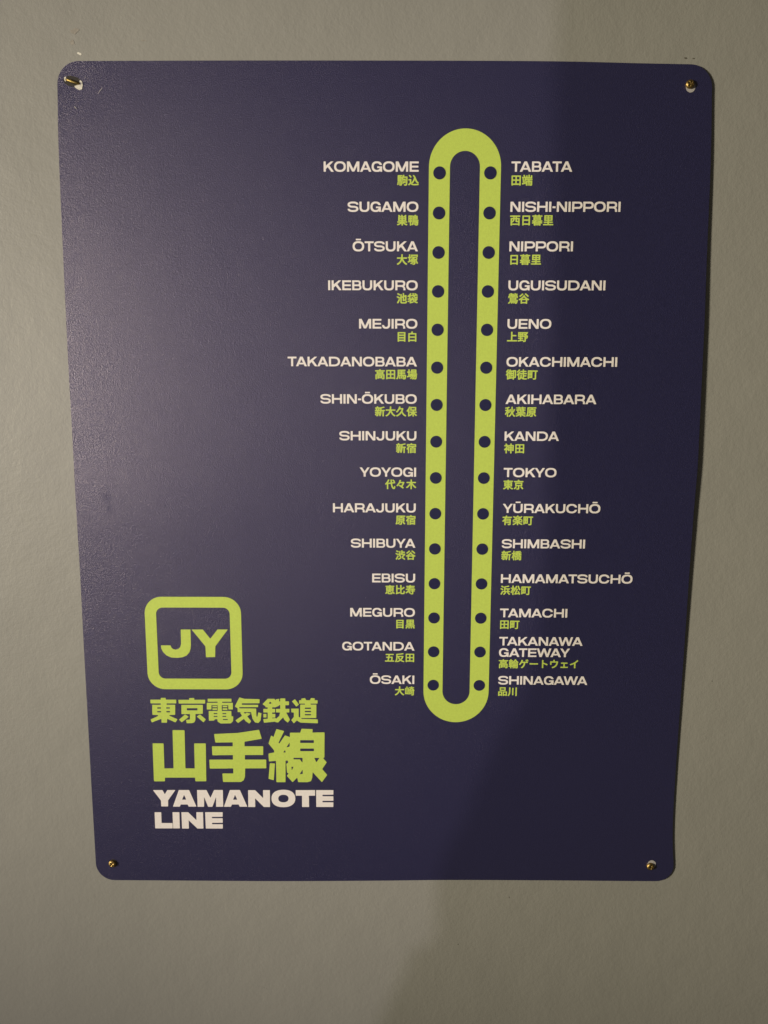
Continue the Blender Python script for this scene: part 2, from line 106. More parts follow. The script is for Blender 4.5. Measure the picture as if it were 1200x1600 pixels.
  '塚': '636 472 641 479 691 518 709 529 872 532 897 540 903 546 909 595 916 599 953 609 962 622 962 797 960 809 954 816 934 823 916 825 347 823 327 816 319 803 318 634 309 626 272 625 259 630 256 641 256 822 254 834 247 841 216 850 159 849 134 841 128 834 125 822 124 634 120 628 109 625 41 623 21 616 13 603 13 528 21 516 47 507 116 505 122 501 125 491 124 266 121 259 109 252 22 216 9 204 7 178 28 116 34 109 53 102 78 102 116 114 297 197 309 193 328 171 359 163 391 171 428 189 441 190 448 184 453 172 447 162 378 120 266 67 252 53 250 41 253 27 296 -28 316 -35 328 -35 359 -23 450 22 609 128 615 122 604 66 584 32 572 26 491 25 466 17 458 9 456 -16 469 -72 478 -85 509 -94 616 -92 656 -78 687 -59 723 -16 742 28 750 72 750 172 743 203 732 222 731 241 719 278 722 291 734 298 743 291 748 272 760 228 771 166 802 97 844 34 878 0 909 -11 934 -4 991 58 993 84 986 97 957 122 921 172 877 259 850 347 854 359 934 421 937 441 934 454 886 503 866 510 853 510 834 504 816 492 780 459 705 403 691 397 680 403 659 436 641 458/459 645 451 653 450 691 453 701 466 706 816 706 826 703 831 691 830 653 826 647 816 644/266 320 257 328 256 341 256 491 262 503 272 506 328 507 347 513 360 522 366 542 372 543 403 532 484 528 483 522 441 495 309 437 301 422 302 403 341 356 347 350 363 347 363 341 353 339 334 343/359 564 352 578 350 603 353 610 372 611 380 603 379 578 372 564 366 560/491 364 480 372 480 384 509 401 522 398 525 391 522 384 498 366/559 251 553 259 557 272 578 287 584 288 590 284 593 272 586 259 572 251',
  '大': '88 -97 109 -99 147 -86 234 -36 306 22 366 81 404 128 461 216 496 297 503 304 509 303 516 294 564 197 622 114 659 69 722 7 803 -54 872 -92 903 -99 934 -87 985 -22 987 -9 985 3 972 17 903 52 858 84 822 113 769 166 683 284 633 384 614 441 618 447 628 450 947 452 966 459 974 472 975 547 972 560 966 566 934 575 584 575 568 578 564 584 563 603 568 628 569 728 575 759 574 841 566 854 547 861 528 862 466 862 441 854 434 847 431 753 425 728 424 641 419 622 418 584 413 578 397 575 72 575 40 566 32 553 31 478 34 465 47 456 72 450 372 450 382 447 386 441 373 384 342 309 292 222 268 191 212 128 142 72 22 4 15 -3 13 -22 19 -34 66 -86',
  '宿': '175 -103 191 -106 247 -106 272 -97 281 -84 282 434 311 484 317 491 328 493 353 488 528 487 541 485 544 478 537 447 528 439 391 437 366 429 357 416 356 -78 359 -91 365 -97 391 -106 459 -104 478 -97 485 -91 491 -55 497 -51 509 -50 766 -51 774 -59 778 -85 784 -91 809 -99 878 -99 903 -91 909 -85 913 -59 912 403 910 422 903 429 878 437 697 438 688 441 685 447 694 478 703 486 922 488 953 496 959 502 962 516 962 578 960 591 951 609 950 747 947 759 941 766 909 775 591 776 577 784 548 841 537 853 528 860 497 869 434 854 409 843 401 828 401 809 409 784 403 776 91 775 59 766 53 760 50 747 51 578 59 565 84 557 153 557 180 566 187 578 189 653 193 659 203 662 266 660 278 667 297 661 791 662 803 661 811 653 811 616 803 607 791 606 384 606 372 611 359 629 297 651 266 659 238 641 203 573 195 566 179 534 141 476 93 416 16 337 7 322 7 303 11 291 53 234 78 226 91 227 111 234 141 261 147 259 150 241 150 -78 153 -91 159 -97/497 70 489 78 488 97 489 134 497 143 759 144 770 141 774 134 775 84 772 74 766 70/497 257 489 266 488 284 489 316 497 324 759 325 770 322 774 316 774 266 766 257',
  '寿': '550 -97 566 -100 697 -99 753 -83 781 -59 792 -41 794 -28 794 178 797 195 809 200 922 201 948 209 954 216 956 228 956 291 948 303 916 312 803 314 795 322 795 359 799 366 809 369 941 369 972 378 981 391 981 453 979 466 972 472 941 481 497 481 478 484 475 491 477 503 484 515 491 518 847 519 878 528 887 541 887 609 879 622 859 629 528 631 518 634 515 647 522 658 534 662 897 664 916 672 924 684 925 753 922 766 916 772 884 781 553 782 545 791 543 841 535 853 509 862 472 863 447 869 422 862 409 854 397 791 384 782 122 781 91 772 82 759 81 741 82 684 91 671 122 663 359 662 366 659 369 647 363 634 353 631 159 631 128 622 121 616 119 547 121 534 128 528 159 519 322 517 328 509 322 491 316 484 297 481 59 481 28 472 21 466 19 397 21 384 28 378 59 369 247 368 256 366 259 359 248 334 209 276 181 241 109 169 72 139 14 103 7 91 9 72 72 15 97 7 116 8 136 16 184 50 216 75 278 136 291 136 368 59 427 -16 459 -24 491 -14 497 -15 522 -63 528 -84 534 -91/553 21 550 28 548 53 541 67 516 100 432 184 428 191 429 197 447 200 634 200 647 199 653 195 656 172 656 41 653 24 641 19/409 315 408 328 424 359 434 368 641 369 651 366 655 359 655 322 647 314 428 313/303 171 298 178 301 184 322 210 341 212 360 209 361 203 353 196 316 174',
  '崎': '459 775 434 773 416 766 409 760 403 700 397 697 328 699 297 688 291 689 288 703 287 828 284 841 278 847 253 856 209 856 178 850 165 841 163 828 161 678 175 634 175 166 172 149 153 140 141 143 138 159 138 634 140 647 150 666 151 678 141 691 109 700 66 699 41 691 34 684 31 659 31 59 34 41 47 31 78 25 103 31 147 32 166 37 284 44 291 41 296 22 302 16 322 8 384 7 409 15 416 22 419 34 413 78 413 291 418 316 419 366 424 378 441 381 784 380 791 376 794 366 793 22 788 16 778 13 666 11 647 4 641 -2 638 -22 665 -91 672 -97 691 -104 791 -106 809 -101 847 -98 891 -83 903 -75 917 -59 931 -16 932 372 941 380 966 383 984 390 991 397 994 409 993 472 984 485 948 497 946 503 954 516 956 528 956 541 948 553 866 604 788 647 779 653 778 659 803 662 922 663 953 671 960 678 962 691 960 759 953 766 928 774 766 776 757 784 754 847 747 854 716 862 659 862 634 853 626 841 623 791 616 779 609 776/278 156 275 172 275 641 280 659 291 672 301 659 306 641 306 172 303 161 297 157 284 153/491 662 578 661 583 653 573 634 547 607 509 583 447 558 428 556 422 559 419 584 419 653 422 662 428 665/622 496 621 503 627 509 678 556 691 560 716 548 786 503 785 497 772 494 641 494/409 476 401 484 400 497 403 515 409 519 425 509 440 484 434 476|763 166 762 328 760 341 753 347 722 356 484 356 453 347 446 341 444 322 450 291 450 84 444 41 446 28 453 21 478 13 534 13 559 21 566 27 570 59 578 68 722 69 753 78 762 91/578 176 572 180 569 191 569 234 572 245 584 250 622 250 632 247 637 234 637 191 634 180 622 175',
  '川': '82 -109 97 -110 122 -99 173 -28 217 59 242 141 256 216 257 247 262 272 263 334 269 359 269 784 266 797 260 803 234 812 159 812 134 804 126 791 125 328 119 303 112 228 85 128 48 47 3 -15 0 -28 2 -47 16 -62 59 -100|806 -103 822 -106 891 -106 916 -97 924 -84 925 784 922 797 916 803 891 812 816 812 791 804 782 791 781 -78 784 -91 790 -97|469 -16 484 -19 547 -18 572 -10 581 3 581 741 579 753 573 759 547 768 478 768 453 760 444 747 444 9 446 -3 452 -9',
  '巣': '881 328 881 697 873 709 841 722 840 728 891 797 893 816 885 828 797 860 784 860 766 854 747 836 703 770 666 725 653 719 591 719 578 724 554 778 506 853 497 860 478 867 466 867 391 841 384 834 381 816 384 797 417 741 422 728 419 722 409 719 353 719 341 721 332 728 293 784 229 847 197 856 184 856 159 848 121 828 115 822 113 809 116 790 156 741 162 728 159 721 134 709 128 703 125 691 125 334 128 316 134 309 166 300 416 300 428 294 430 284 426 278 416 275 72 275 40 266 32 253 31 191 34 172 41 165 72 156 266 156 291 153 290 147 272 133 178 83 122 58 22 23 9 9 6 -3 9 -16 58 -78 84 -87 97 -86 209 -42 297 2 422 79 428 78 431 66 431 -78 434 -91 441 -97 466 -106 534 -106 559 -97 568 -84 569 66 572 75 578 77 672 14 766 -36 841 -67 897 -86 916 -87 941 -79 991 -16 993 3 984 18 959 29 884 52 791 92 709 140 702 147 702 153 722 156 934 156 966 165 972 172 975 191 974 253 966 266 934 275 584 275 574 278 570 284 572 294 584 300 847 301 873 309 879 316/578 564 570 572 569 584 570 603 578 611 728 612 738 609 743 603 743 572 734 564/578 407 570 416 569 428 570 447 578 455 728 456 738 453 743 447 743 416 734 407/272 564 264 572 263 584 264 603 272 611 416 612 426 609 430 603 430 572 422 564/272 407 264 416 263 428 264 447 272 455 416 456 426 453 430 447 430 416 422 407',
  '徒': '950 234 949 291 947 298 934 306 909 312 741 313 724 316 719 328 719 391 724 403 734 406 947 406 978 415 985 422 987 434 987 497 984 510 978 516 947 525 722 525 709 530 706 547 706 603 709 613 716 618 903 619 935 628 941 634 944 647 941 716 934 722 909 731 728 731 712 734 706 747 706 847 697 860 672 868 609 868 584 860 578 854 575 841 575 747 572 737 566 732 378 729 359 722 353 716 350 653 344 641 334 640 272 661 241 650 228 636 192 578 150 522 81 447 3 381 -6 366 -6 347 2 328 28 289 41 277 59 271 72 271 103 283 134 311 141 309 144 291 144 -84 153 -97 178 -106 247 -106 284 -93 322 -106 353 -97 404 -34 437 22 447 27 501 -22 547 -48 647 -81 684 -87 741 -88 766 -94 941 -94 972 -85 979 -78 999 -16 999 3 991 16 959 25 803 25 778 31 734 31 724 34 719 47 719 178 724 191 741 194 916 194 941 203 947 209/272 9 281 59 282 428 269 466 271 478 278 492 291 504 297 505 303 500 306 466 294 441 293 428 302 416 322 408 559 406 576 403 580 397 581 384 581 109 578 91 572 90 566 94 541 120 509 172 496 203 494 228 506 297 504 359 497 366 472 374 403 373 384 366 371 353 368 309 363 291 356 228 335 147 284 16 278 9/334 526 328 534 330 541 358 584 364 616 372 622 391 619 559 619 570 616 574 609 575 541 572 530 566 526|63 559 78 556 91 558 109 565 136 584 175 616 284 725 335 791 337 822 329 834 253 862 241 862 216 854 162 784 94 716 14 653 7 641 9 609 38 572',
  '御': '681 -103 697 -106 753 -106 778 -97 784 -91 787 -78 788 34 791 44 797 47 872 44 909 52 947 69 959 83 967 97 975 141 975 753 972 772 966 779 934 787 697 787 666 779 653 761 641 756 466 757 459 762 457 772 468 816 466 841 459 847 434 856 403 862 372 862 347 854 336 841 298 716 272 659 259 655 228 662 197 657 191 659 195 666 241 720 286 784 293 803 293 822 291 829 278 839 216 861 197 862 172 854 87 741 7 659 0 641 2 622 34 577 47 569 72 563 103 575 147 612 172 648 191 657 191 653 179 622 158 597 142 566 92 491 37 422 -6 378 -12 366 -10 341 21 291 34 277 59 269 72 271 92 278 109 302 116 303 119 272 119 -72 121 -84 128 -91 153 -99 216 -99 241 -91 247 -85 251 -53 259 -45 297 -49 641 6 651 3 655 -3 659 -91 666 -97/797 164 789 172 788 184 788 653 791 663 797 668 828 669 838 666 844 653 844 178 841 168 834 164/259 70 251 78 250 91 250 403 253 423 259 424 297 413 416 411 424 403 425 353 431 328 430 97 422 88 409 85 403 88 400 97 400 322 406 353 404 372 397 379 372 387 316 387 291 379 282 366 281 84 276 72/566 114 559 118 556 128 556 209 559 220 572 225 641 225 651 222 656 209 656 141 653 130 622 119/566 532 559 537 556 547 556 622 559 632 572 637 641 637 651 634 656 622 656 547 653 537 641 531/566 345 559 349 556 359 556 397 562 409 572 412 641 412 653 407 656 397 656 359 651 347 641 344/372 532 366 536 367 547 409 634 416 639 422 637 425 622 424 541 416 532/247 445 238 466 238 484 268 541 278 547 320 528 316 521 284 518 272 510 267 459 259 445 253 441',
  '恵': '584 207 542 241 543 247 547 249 834 250 866 259 872 265 875 284 875 609 872 622 866 628 841 637 578 638 566 643 566 657 572 661 584 662 922 664 941 672 949 684 950 753 947 766 941 772 909 781 572 782 564 791 559 848 553 854 534 861 516 862 466 862 440 853 432 841 430 791 422 782 91 781 59 772 51 759 51 684 59 672 78 664 416 662 428 657 430 647 426 641 416 638 159 637 134 629 128 622 125 597 125 284 128 266 134 259 159 251 334 249 343 241 343 228 334 220 303 218 278 210 259 195 184 218 152 209 142 197 97 101 72 69 15 16 13 -9 22 -25 71 -66 91 -73 103 -73 122 -66 142 -53 187 -9 229 53 248 97 261 153 266 161 272 163 278 159 280 153 269 97 269 34 277 -22 284 -42 303 -62 328 -76 353 -86 409 -94 634 -94 697 -79 728 -62 748 -34 762 9 772 70 806 34 866 -49 897 -62 928 -54 972 -29 985 -16 987 16 979 34 943 84 894 134 878 156 822 204 803 216 778 224 747 217 722 204 694 184 688 166 690 153 703 137 753 105 767 91 772 75 766 77 747 93 716 108 697 123 672 130 647 123 640 116 636 59 626 34 616 26 434 25 415 28 409 34 406 47 406 153 409 166 422 167 441 154 522 90 547 82 559 83 578 90 603 107 625 128 631 141 631 159 625 172 603 193/572 495 566 499 563 509 564 522 572 530 722 531 732 528 736 522 736 503 728 495/266 495 259 499 256 509 257 522 266 530 416 531 426 528 430 522 430 503 422 495/572 357 564 366 564 378 568 384 578 387 722 387 734 382 737 372 734 362 722 356/266 357 257 366 257 378 262 384 272 387 416 387 428 382 431 372 428 362 416 356',
  '新': '769 -97 784 -100 847 -99 872 -91 879 -84 881 -66 882 397 891 405 953 407 979 416 987 428 987 503 978 516 947 525 666 526 659 530 656 541 657 666 666 674 741 688 847 714 947 746 956 759 956 772 950 784 898 834 878 842 859 844 741 808 653 788 572 774 522 758 491 762 372 763 358 772 316 850 303 860 272 868 216 854 197 847 191 841 188 809 203 772 197 764 72 762 40 753 34 747 31 734 34 666 47 656 84 649 91 645 117 578 124 541 116 532 47 531 21 522 15 516 13 503 15 434 22 428 47 419 209 418 218 409 219 378 216 368 209 364 53 362 28 354 21 347 19 284 22 265 28 259 53 251 91 249 97 247 100 241 73 172 15 84 13 59 19 47 66 15 84 8 97 7 122 13 128 12 153 -66 166 -75 191 -81 266 -81 316 -64 337 -47 349 -22 350 141 335 197 341 206 349 197 371 128 408 47 416 40 441 30 447 22 432 -9 434 -41 491 -85 516 -93 541 -85 561 -66 592 -3 623 84 637 147 638 172 649 234 650 309 656 334 657 397 662 403 672 406 734 405 743 397 744 384 744 -72 746 -84 752 -91/359 364 351 372 350 391 351 409 359 418 503 419 513 416 518 409 518 372 516 365 509 362/235 641 238 647 247 650 316 650 331 647 334 641 329 622 311 566 295 534 272 532 263 541/447 534 443 541 446 553 478 645 484 649 509 653 516 650 519 622 519 547 516 537 503 531/141 26 140 34 179 97 198 134 204 153 209 197 222 218 228 209 231 197 219 147 218 41 209 32/455 234 453 246 459 249 497 250 509 245 512 222 504 178 497 168 486 178/216 226 191 243 153 245 138 253 142 259 153 262 184 256 216 255 222 251 225 241 222 225/347 234 345 253 353 261 405 259 406 253 391 249 359 233',
  '日': '169 -91 184 -94 241 -94 272 -85 281 -72 282 -41 287 -34 297 -31 703 -31 713 -34 718 -41 722 -73 728 -79 747 -86 828 -87 853 -79 859 -73 862 -53 862 766 860 784 854 791 822 800 191 800 172 798 153 791 147 785 144 766 144 -66 146 -78 152 -84/291 95 282 103 281 116 281 309 287 322 303 325 697 325 709 324 716 320 719 303 719 116 718 103 713 97 697 94/291 451 282 459 281 478 281 659 284 670 291 674 697 675 709 674 718 666 719 466 716 455 709 451',
  '暮': '856 516 856 647 853 660 847 666 822 675 797 669 734 670 728 674 726 684 730 691 741 694 803 693 828 687 934 688 953 689 972 696 981 709 981 778 973 791 953 798 741 801 732 809 728 848 722 854 703 861 684 862 628 862 603 854 594 841 593 809 584 801 416 800 405 803 401 809 399 841 391 854 366 862 309 862 291 861 272 854 266 848 261 809 253 801 66 800 34 791 26 778 25 759 26 709 34 696 53 689 72 688 178 687 203 693 253 694 266 688 268 678 263 672 253 669 203 669 184 675 159 666 153 659 150 641 150 397 155 366 141 363 53 362 28 354 19 341 19 278 21 266 27 259 47 252 153 250 167 247 167 241 134 217 16 160 7 147 9 128 47 76 78 63 109 71 172 98 184 97 187 84 188 -84 196 -97 216 -104 291 -106 316 -97 330 -78 347 -75 666 -75 678 -80 691 -97 716 -106 791 -106 816 -97 822 -91 825 -78 825 84 828 100 841 102 909 77 928 77 947 84 956 91 986 128 994 153 991 172 984 179 897 208 835 241 834 247 847 249 953 252 973 259 979 266 981 278 981 341 972 354 947 362 866 363 852 366 856 391/291 564 284 568 282 578 287 584 297 587 703 587 716 586 724 578 722 568 709 563/291 457 284 462 282 472 287 478 297 481 703 481 716 480 724 472 722 462 709 456/441 353 438 359 441 367 447 372 459 375 797 375 828 366 826 359 797 350 459 350/328 20 322 24 320 34 324 41 334 44 672 44 682 41 686 34 684 24 672 19/366 232 359 237 363 247 372 254 384 256 616 256 628 254 641 241 640 234 628 231/328 126 321 134 325 141 341 144 672 143 682 141 685 134 678 126 666 125/403 670 397 674 395 684 399 691 409 694 584 694 595 691 599 684 597 674 584 669/197 352 180 359 179 366 203 374 303 375 316 372 318 366 316 358 303 351',
  '有': '250 -103 266 -106 328 -106 353 -97 360 -91 362 -78 363 78 366 88 378 94 697 94 713 91 718 84 719 66 719 34 713 22 703 19 584 18 559 10 553 3 551 -16 571 -78 584 -91 603 -98 747 -99 803 -86 817 -78 837 -59 848 -41 856 16 856 516 853 535 847 541 816 550 416 550 403 551 397 559 418 603 423 609 434 612 941 614 960 622 968 634 968 716 960 728 928 737 484 739 478 747 499 816 497 835 491 841 472 848 397 862 366 854 359 847 336 772 325 747 316 739 72 737 41 729 34 723 31 709 31 641 34 628 41 621 72 613 247 612 254 609 256 603 242 572 168 466 94 384 41 343 22 325 15 316 13 303 21 278 53 239 66 231 91 225 123 234 153 257 189 291 216 311 222 310 225 291 225 -78 228 -91 234 -97/372 207 364 216 363 247 366 257 378 262 703 262 713 259 719 247 718 216 713 209 703 206/372 376 364 384 363 416 366 426 378 431 703 431 713 428 719 416 718 384 713 378 703 375',
  '木': '456 -103 472 -106 534 -106 559 -97 568 -84 570 316 566 343 572 342 578 334 582 316 591 301 672 200 784 88 872 21 909 7 941 15 997 77 999 84 998 103 984 118 914 166 878 194 838 228 775 291 672 420 646 459 633 484 635 491 647 494 928 494 953 500 966 509 968 516 969 591 966 603 959 610 928 619 591 619 574 622 569 634 568 841 559 854 534 862 466 862 441 854 434 847 431 828 431 634 426 622 409 619 72 618 46 609 40 603 38 591 38 516 46 503 66 496 347 494 359 492 365 484 348 453 311 397 237 303 141 207 74 153 9 112 1 97 3 72 58 9 84 1 111 9 199 72 250 116 316 181 403 289 417 309 422 327 431 341 447 416 453 423 459 422 460 409 454 384 436 341 430 309 431 -78 434 -91 440 -97',
  '東': '450 -103 466 -106 534 -106 559 -97 566 -91 569 -78 569 91 571 103 578 106 591 100 616 75 670 34 747 -17 816 -55 891 -86 909 -87 936 -78 991 -16 993 3 984 17 922 42 816 96 745 141 695 178 684 191 685 197 697 200 853 201 878 209 885 216 888 241 887 578 885 597 878 604 847 612 584 613 572 618 569 628 572 645 584 650 941 652 960 659 968 672 968 747 959 760 928 769 578 770 570 778 568 841 560 853 534 862 472 862 441 856 428 847 424 778 416 770 78 769 47 760 40 753 38 741 38 672 46 659 66 652 409 650 422 645 425 628 422 618 409 613 159 612 128 604 121 597 119 572 119 234 121 216 128 209 153 201 303 199 314 197 314 191 261 147 172 89 78 42 27 22 15 9 13 -3 15 -16 65 -78 91 -87 109 -86 141 -73 241 -23 311 22 391 82 416 104 422 104 425 84 426 -84 434 -97/578 307 570 316 569 328 570 347 578 355 734 356 745 353 749 347 749 316 741 307/266 307 257 316 256 328 257 347 266 355 409 356 420 353 424 347 424 316 416 307/578 464 570 472 569 484 570 497 578 505 734 506 745 503 749 497 749 472 741 464/266 464 257 472 256 484 257 497 266 505 409 506 420 503 424 497 424 472 416 464',
  '松': '194 -103 209 -106 272 -106 297 -97 306 -84 307 259 282 347 276 378 278 390 284 389 291 378 299 353 318 259 327 247 353 238 366 239 391 250 418 278 435 303 437 316 435 334 424 359 428 364 447 363 472 371 484 383 517 428 542 472 586 566 623 672 649 772 649 797 641 810 603 823 553 831 522 823 513 816 507 803 473 678 446 609 447 591 434 556 428 555 422 566 432 616 429 634 423 641 397 649 322 650 309 655 306 672 306 841 297 854 272 862 203 862 178 854 171 847 169 834 169 666 163 653 153 650 47 649 22 641 15 634 13 559 15 547 21 541 47 532 134 531 144 528 147 522 142 497 111 403 86 341 36 241 5 197 1 184 2 166 40 97 47 90 72 82 97 90 106 97 136 147 155 191 162 222 178 328 191 363 197 365 199 322 169 178 169 -84 177 -97/353 464 341 476 313 516 310 522 313 528 353 531 398 528 398 516 379 484 366 468 359 464|863 -78 884 -79 953 -48 966 -34 968 -16 954 28 917 116 861 228 836 272 822 285 797 293 784 292 716 266 709 259 706 247 708 228 764 116 765 109 762 103 709 94 678 93 659 88 622 87 603 82 584 84 583 97 642 228 679 322 731 484 729 503 716 512 628 543 597 535 583 516 573 472 523 322 467 184 417 84 377 34 376 16 396 -47 408 -66 434 -74 491 -58 534 -51 559 -49 709 -26 741 -24 759 -19 791 -18 809 -14 820 -22 838 -66 847 -73|872 668 852 716 819 822 809 835 778 843 697 822 688 809 688 772 739 609 790 497 866 377 872 371 897 364 922 371 931 378 944 397 981 434 987 447 987 459 927 553',
  '楽': '959 439 884 492 769 559 769 566 799 584 844 622 954 734 956 759 949 772 897 804 866 812 839 803 797 762 781 741 750 709 728 696 722 697 720 703 718 741 709 754 684 762 584 763 569 766 566 772 579 816 581 834 572 847 547 856 478 862 447 854 434 841 418 778 410 766 397 763 316 762 291 754 282 741 278 696 272 696 266 700 234 731 147 798 122 805 97 798 66 775 44 753 38 741 41 721 119 659 208 566 241 553 278 591 284 590 287 584 287 566 284 555 278 551 241 553 228 540 14 422 7 409 8 384 40 334 47 328 72 319 84 319 109 327 259 417 272 422 280 416 282 353 290 341 316 332 422 330 430 322 431 309 428 299 416 294 66 294 34 284 26 272 25 216 28 197 34 190 66 181 291 181 302 178 303 172 272 146 203 102 106 53 16 17 7 3 9 -16 58 -78 84 -87 103 -86 156 -66 253 -17 334 33 391 75 409 93 422 100 429 97 431 84 431 -72 434 -84 441 -91 466 -99 534 -99 559 -91 568 -78 569 84 572 93 578 96 684 21 803 -42 903 -79 916 -79 934 -73 950 -59 991 -9 993 9 987 22 972 31 922 46 797 102 714 153 692 172 693 178 716 181 934 181 959 188 972 196 974 203 975 266 972 279 966 285 934 294 584 294 572 299 569 316 572 326 578 330 684 332 710 341 718 353 719 428 722 435 728 437 828 373 884 327 909 319 922 321 941 327 950 334 991 384 994 397 991 409 975 428/428 601 420 609 419 622 420 641 428 649 566 650 576 647 580 641 580 609 572 601/428 445 420 453 419 466 420 484 428 493 566 494 576 491 580 484 580 453 572 445/716 552 709 554 706 572 709 590 716 592 730 584 741 572 741 565',
  '橋': '181 -103 197 -106 253 -106 278 -97 285 -91 287 -72 288 222 291 236 297 237 328 226 347 228 355 222 356 -78 359 -91 366 -97 391 -106 447 -106 478 -97 485 -91 488 -22 477 3 475 22 475 166 481 191 482 228 491 236 534 237 559 244 759 244 784 237 822 237 832 234 836 228 838 191 844 166 844 59 836 9 828 1 808 3 812 28 806 59 806 166 812 197 810 209 797 223 784 226 759 219 566 219 528 226 516 218 507 203 512 166 512 16 499 -22 502 -34 508 -41 534 -49 584 -49 610 -41 616 -34 622 -12 628 -7 709 -7 718 -16 721 -47 740 -91 747 -97 778 -106 822 -106 847 -101 891 -98 934 -79 953 -61 960 -47 962 -34 962 322 953 335 928 343 853 346 850 353 850 397 853 409 859 410 891 392 916 383 941 388 953 394 966 406 998 447 999 466 991 481 914 528 878 557 859 578 860 584 866 587 947 588 973 597 979 603 981 616 979 684 972 691 947 699 697 700 687 703 684 709 691 718 722 724 753 726 772 731 803 732 841 738 878 746 909 758 918 772 916 791 878 837 853 848 834 850 778 838 753 837 691 826 647 824 622 819 566 818 541 813 459 812 434 807 391 804 372 797 366 791 363 772 377 728 403 706 409 704 434 712 528 712 541 710 543 703 539 697 528 694 428 694 416 697 409 703 378 700 353 691 347 685 343 659 338 653 309 650 293 653 288 666 287 834 284 848 278 854 259 861 234 863 191 862 166 854 159 848 156 834 156 666 153 655 141 650 53 649 28 641 19 628 19 547 27 534 53 526 128 524 136 516 123 466 92 372 61 297 29 234 2 191 0 172 2 159 21 128 46 97 72 89 97 96 103 102 130 147 142 178 165 316 178 351 184 352 187 309 156 166 157 -84 165 -97/309 464 303 466 288 491 289 516 293 522 303 525 359 526 384 533 392 541 395 578 399 584 422 587 452 584 454 578 450 572 416 538 378 508/516 332 506 341 516 348 528 350 791 350 803 348 812 341 808 334 797 332/384 346 365 372 360 384 366 388 391 382 403 383 428 392 459 410 466 409 469 391 469 353 466 347 447 344/603 439 597 443 594 453 595 466 603 474 703 475 713 472 718 466 718 447 709 439/628 95 622 99 619 109 620 122 628 130 684 131 695 128 699 122 699 103 691 95/666 594 697 591 706 578 703 571 634 569 615 572 615 584 622 591/284 260 277 272 263 322 257 353 259 366 266 367 272 359 280 328 293 272 291 260',
  '比': '637 -78 653 -81 809 -81 853 -74 878 -67 905 -53 925 -34 941 -9 954 28 962 66 963 91 968 109 969 166 974 191 974 216 968 228 959 235 878 273 866 273 847 266 838 253 837 191 832 166 831 116 823 78 812 53 803 46 791 44 666 44 653 48 646 59 644 72 644 347 646 359 653 367 828 477 928 550 954 578 956 597 937 628 897 668 872 679 859 679 834 668 797 632 674 534 653 523 647 525 644 541 644 828 641 847 634 854 609 862 534 862 509 853 503 847 500 834 499 534 512 497 510 484 499 453 499 128 506 103 508 72 507 16 520 -22 539 -47 559 -60 597 -73|119 -91 141 -92 234 -52 472 27 481 34 487 47 481 91 488 128 478 141 453 149 416 142 272 96 247 91 239 97 238 409 241 426 253 431 447 431 478 440 486 447 489 459 477 484 476 497 489 528 486 541 479 547 453 556 253 556 241 562 238 578 237 834 228 847 203 856 134 856 109 847 101 834 100 91 92 47 84 33 59 4 56 -9 59 -22 91 -74 103 -85',
  '池': '488 -91 509 -94 847 -94 884 -86 928 -67 956 -41 973 -9 987 41 988 66 994 91 991 129 984 135 891 172 918 203 928 219 936 241 943 284 944 378 950 416 950 641 947 659 941 666 909 679 884 687 866 687 841 679 816 664 753 639 734 633 725 634 719 647 718 841 709 854 684 862 622 862 597 854 590 847 588 828 587 591 583 578 572 570 509 547 501 553 500 741 497 754 491 760 466 768 397 768 371 759 365 753 362 741 362 503 359 492 353 486 309 469 291 467 255 497 222 517 122 567 91 575 72 573 47 562 21 528 13 509 13 491 22 477 103 436 191 377 216 370 253 382 260 378 277 347 303 338 316 338 347 348 359 344 362 328 363 59 368 34 371 -3 383 -34 414 -66 428 -73/522 27 509 41 500 72 501 397 503 404 516 414 578 437 585 434 587 422 588 147 590 134 596 128 622 119 684 119 710 128 716 134 722 157 728 161 753 156 809 156 869 166 857 122 856 91 848 59 841 41 828 27 803 25 541 25/728 276 722 280 719 291 720 484 723 491 734 498 803 525 810 522 812 503 812 353 807 328 804 291 797 279 791 276|316 194 342 247 343 266 337 278 292 316 272 323 253 324 227 316 217 303 123 128 46 3 44 -22 50 -34 109 -79 141 -87 167 -78 192 -41 248 59|269 641 284 640 303 646 309 652 348 709 351 728 348 741 336 753 297 779 228 817 159 848 134 855 108 847 65 791 63 772 69 759 178 698 253 646',
  '浜': '872 300 834 301 826 309 826 441 834 449 928 451 954 459 962 472 963 491 962 553 954 566 922 575 522 576 516 580 513 591 513 647 516 660 528 668 578 676 722 708 834 739 891 759 897 766 900 784 898 797 887 809 834 845 797 856 666 814 528 782 416 762 391 754 377 741 375 728 374 309 366 301 303 299 278 294 216 312 191 306 178 298 98 134 21 -3 19 -16 21 -28 34 -42 97 -73 122 -80 147 -73 161 -59 186 -16 236 84 252 122 284 183 441 181 447 178 448 166 409 108 375 66 319 9 291 -13 282 -28 282 -41 288 -53 341 -93 366 -104 384 -104 409 -93 493 -9 561 78 585 122 587 147 579 159 553 169 528 171 512 178 506 184 534 187 559 180 703 181 716 178 715 172 683 153 676 141 676 122 682 109 781 9 853 -81 884 -93 897 -93 922 -86 979 -53 987 -41 985 -22 928 50 825 153 808 166 803 175 804 178 816 181 953 182 978 190 987 203 987 278 978 291 953 299/522 301 516 305 513 316 513 434 518 447 534 450 666 450 678 449 684 445 687 434 687 322 686 309 682 303 666 300|206 378 228 376 253 384 259 389 297 444 300 459 297 473 247 511 172 554 112 584 84 593 52 584 9 528 7 509 13 497 116 436 191 384|269 628 284 627 303 634 318 647 354 697 356 716 350 728 330 747 272 786 172 842 141 849 109 837 88 816 71 791 69 766 76 753 228 654 252 634',
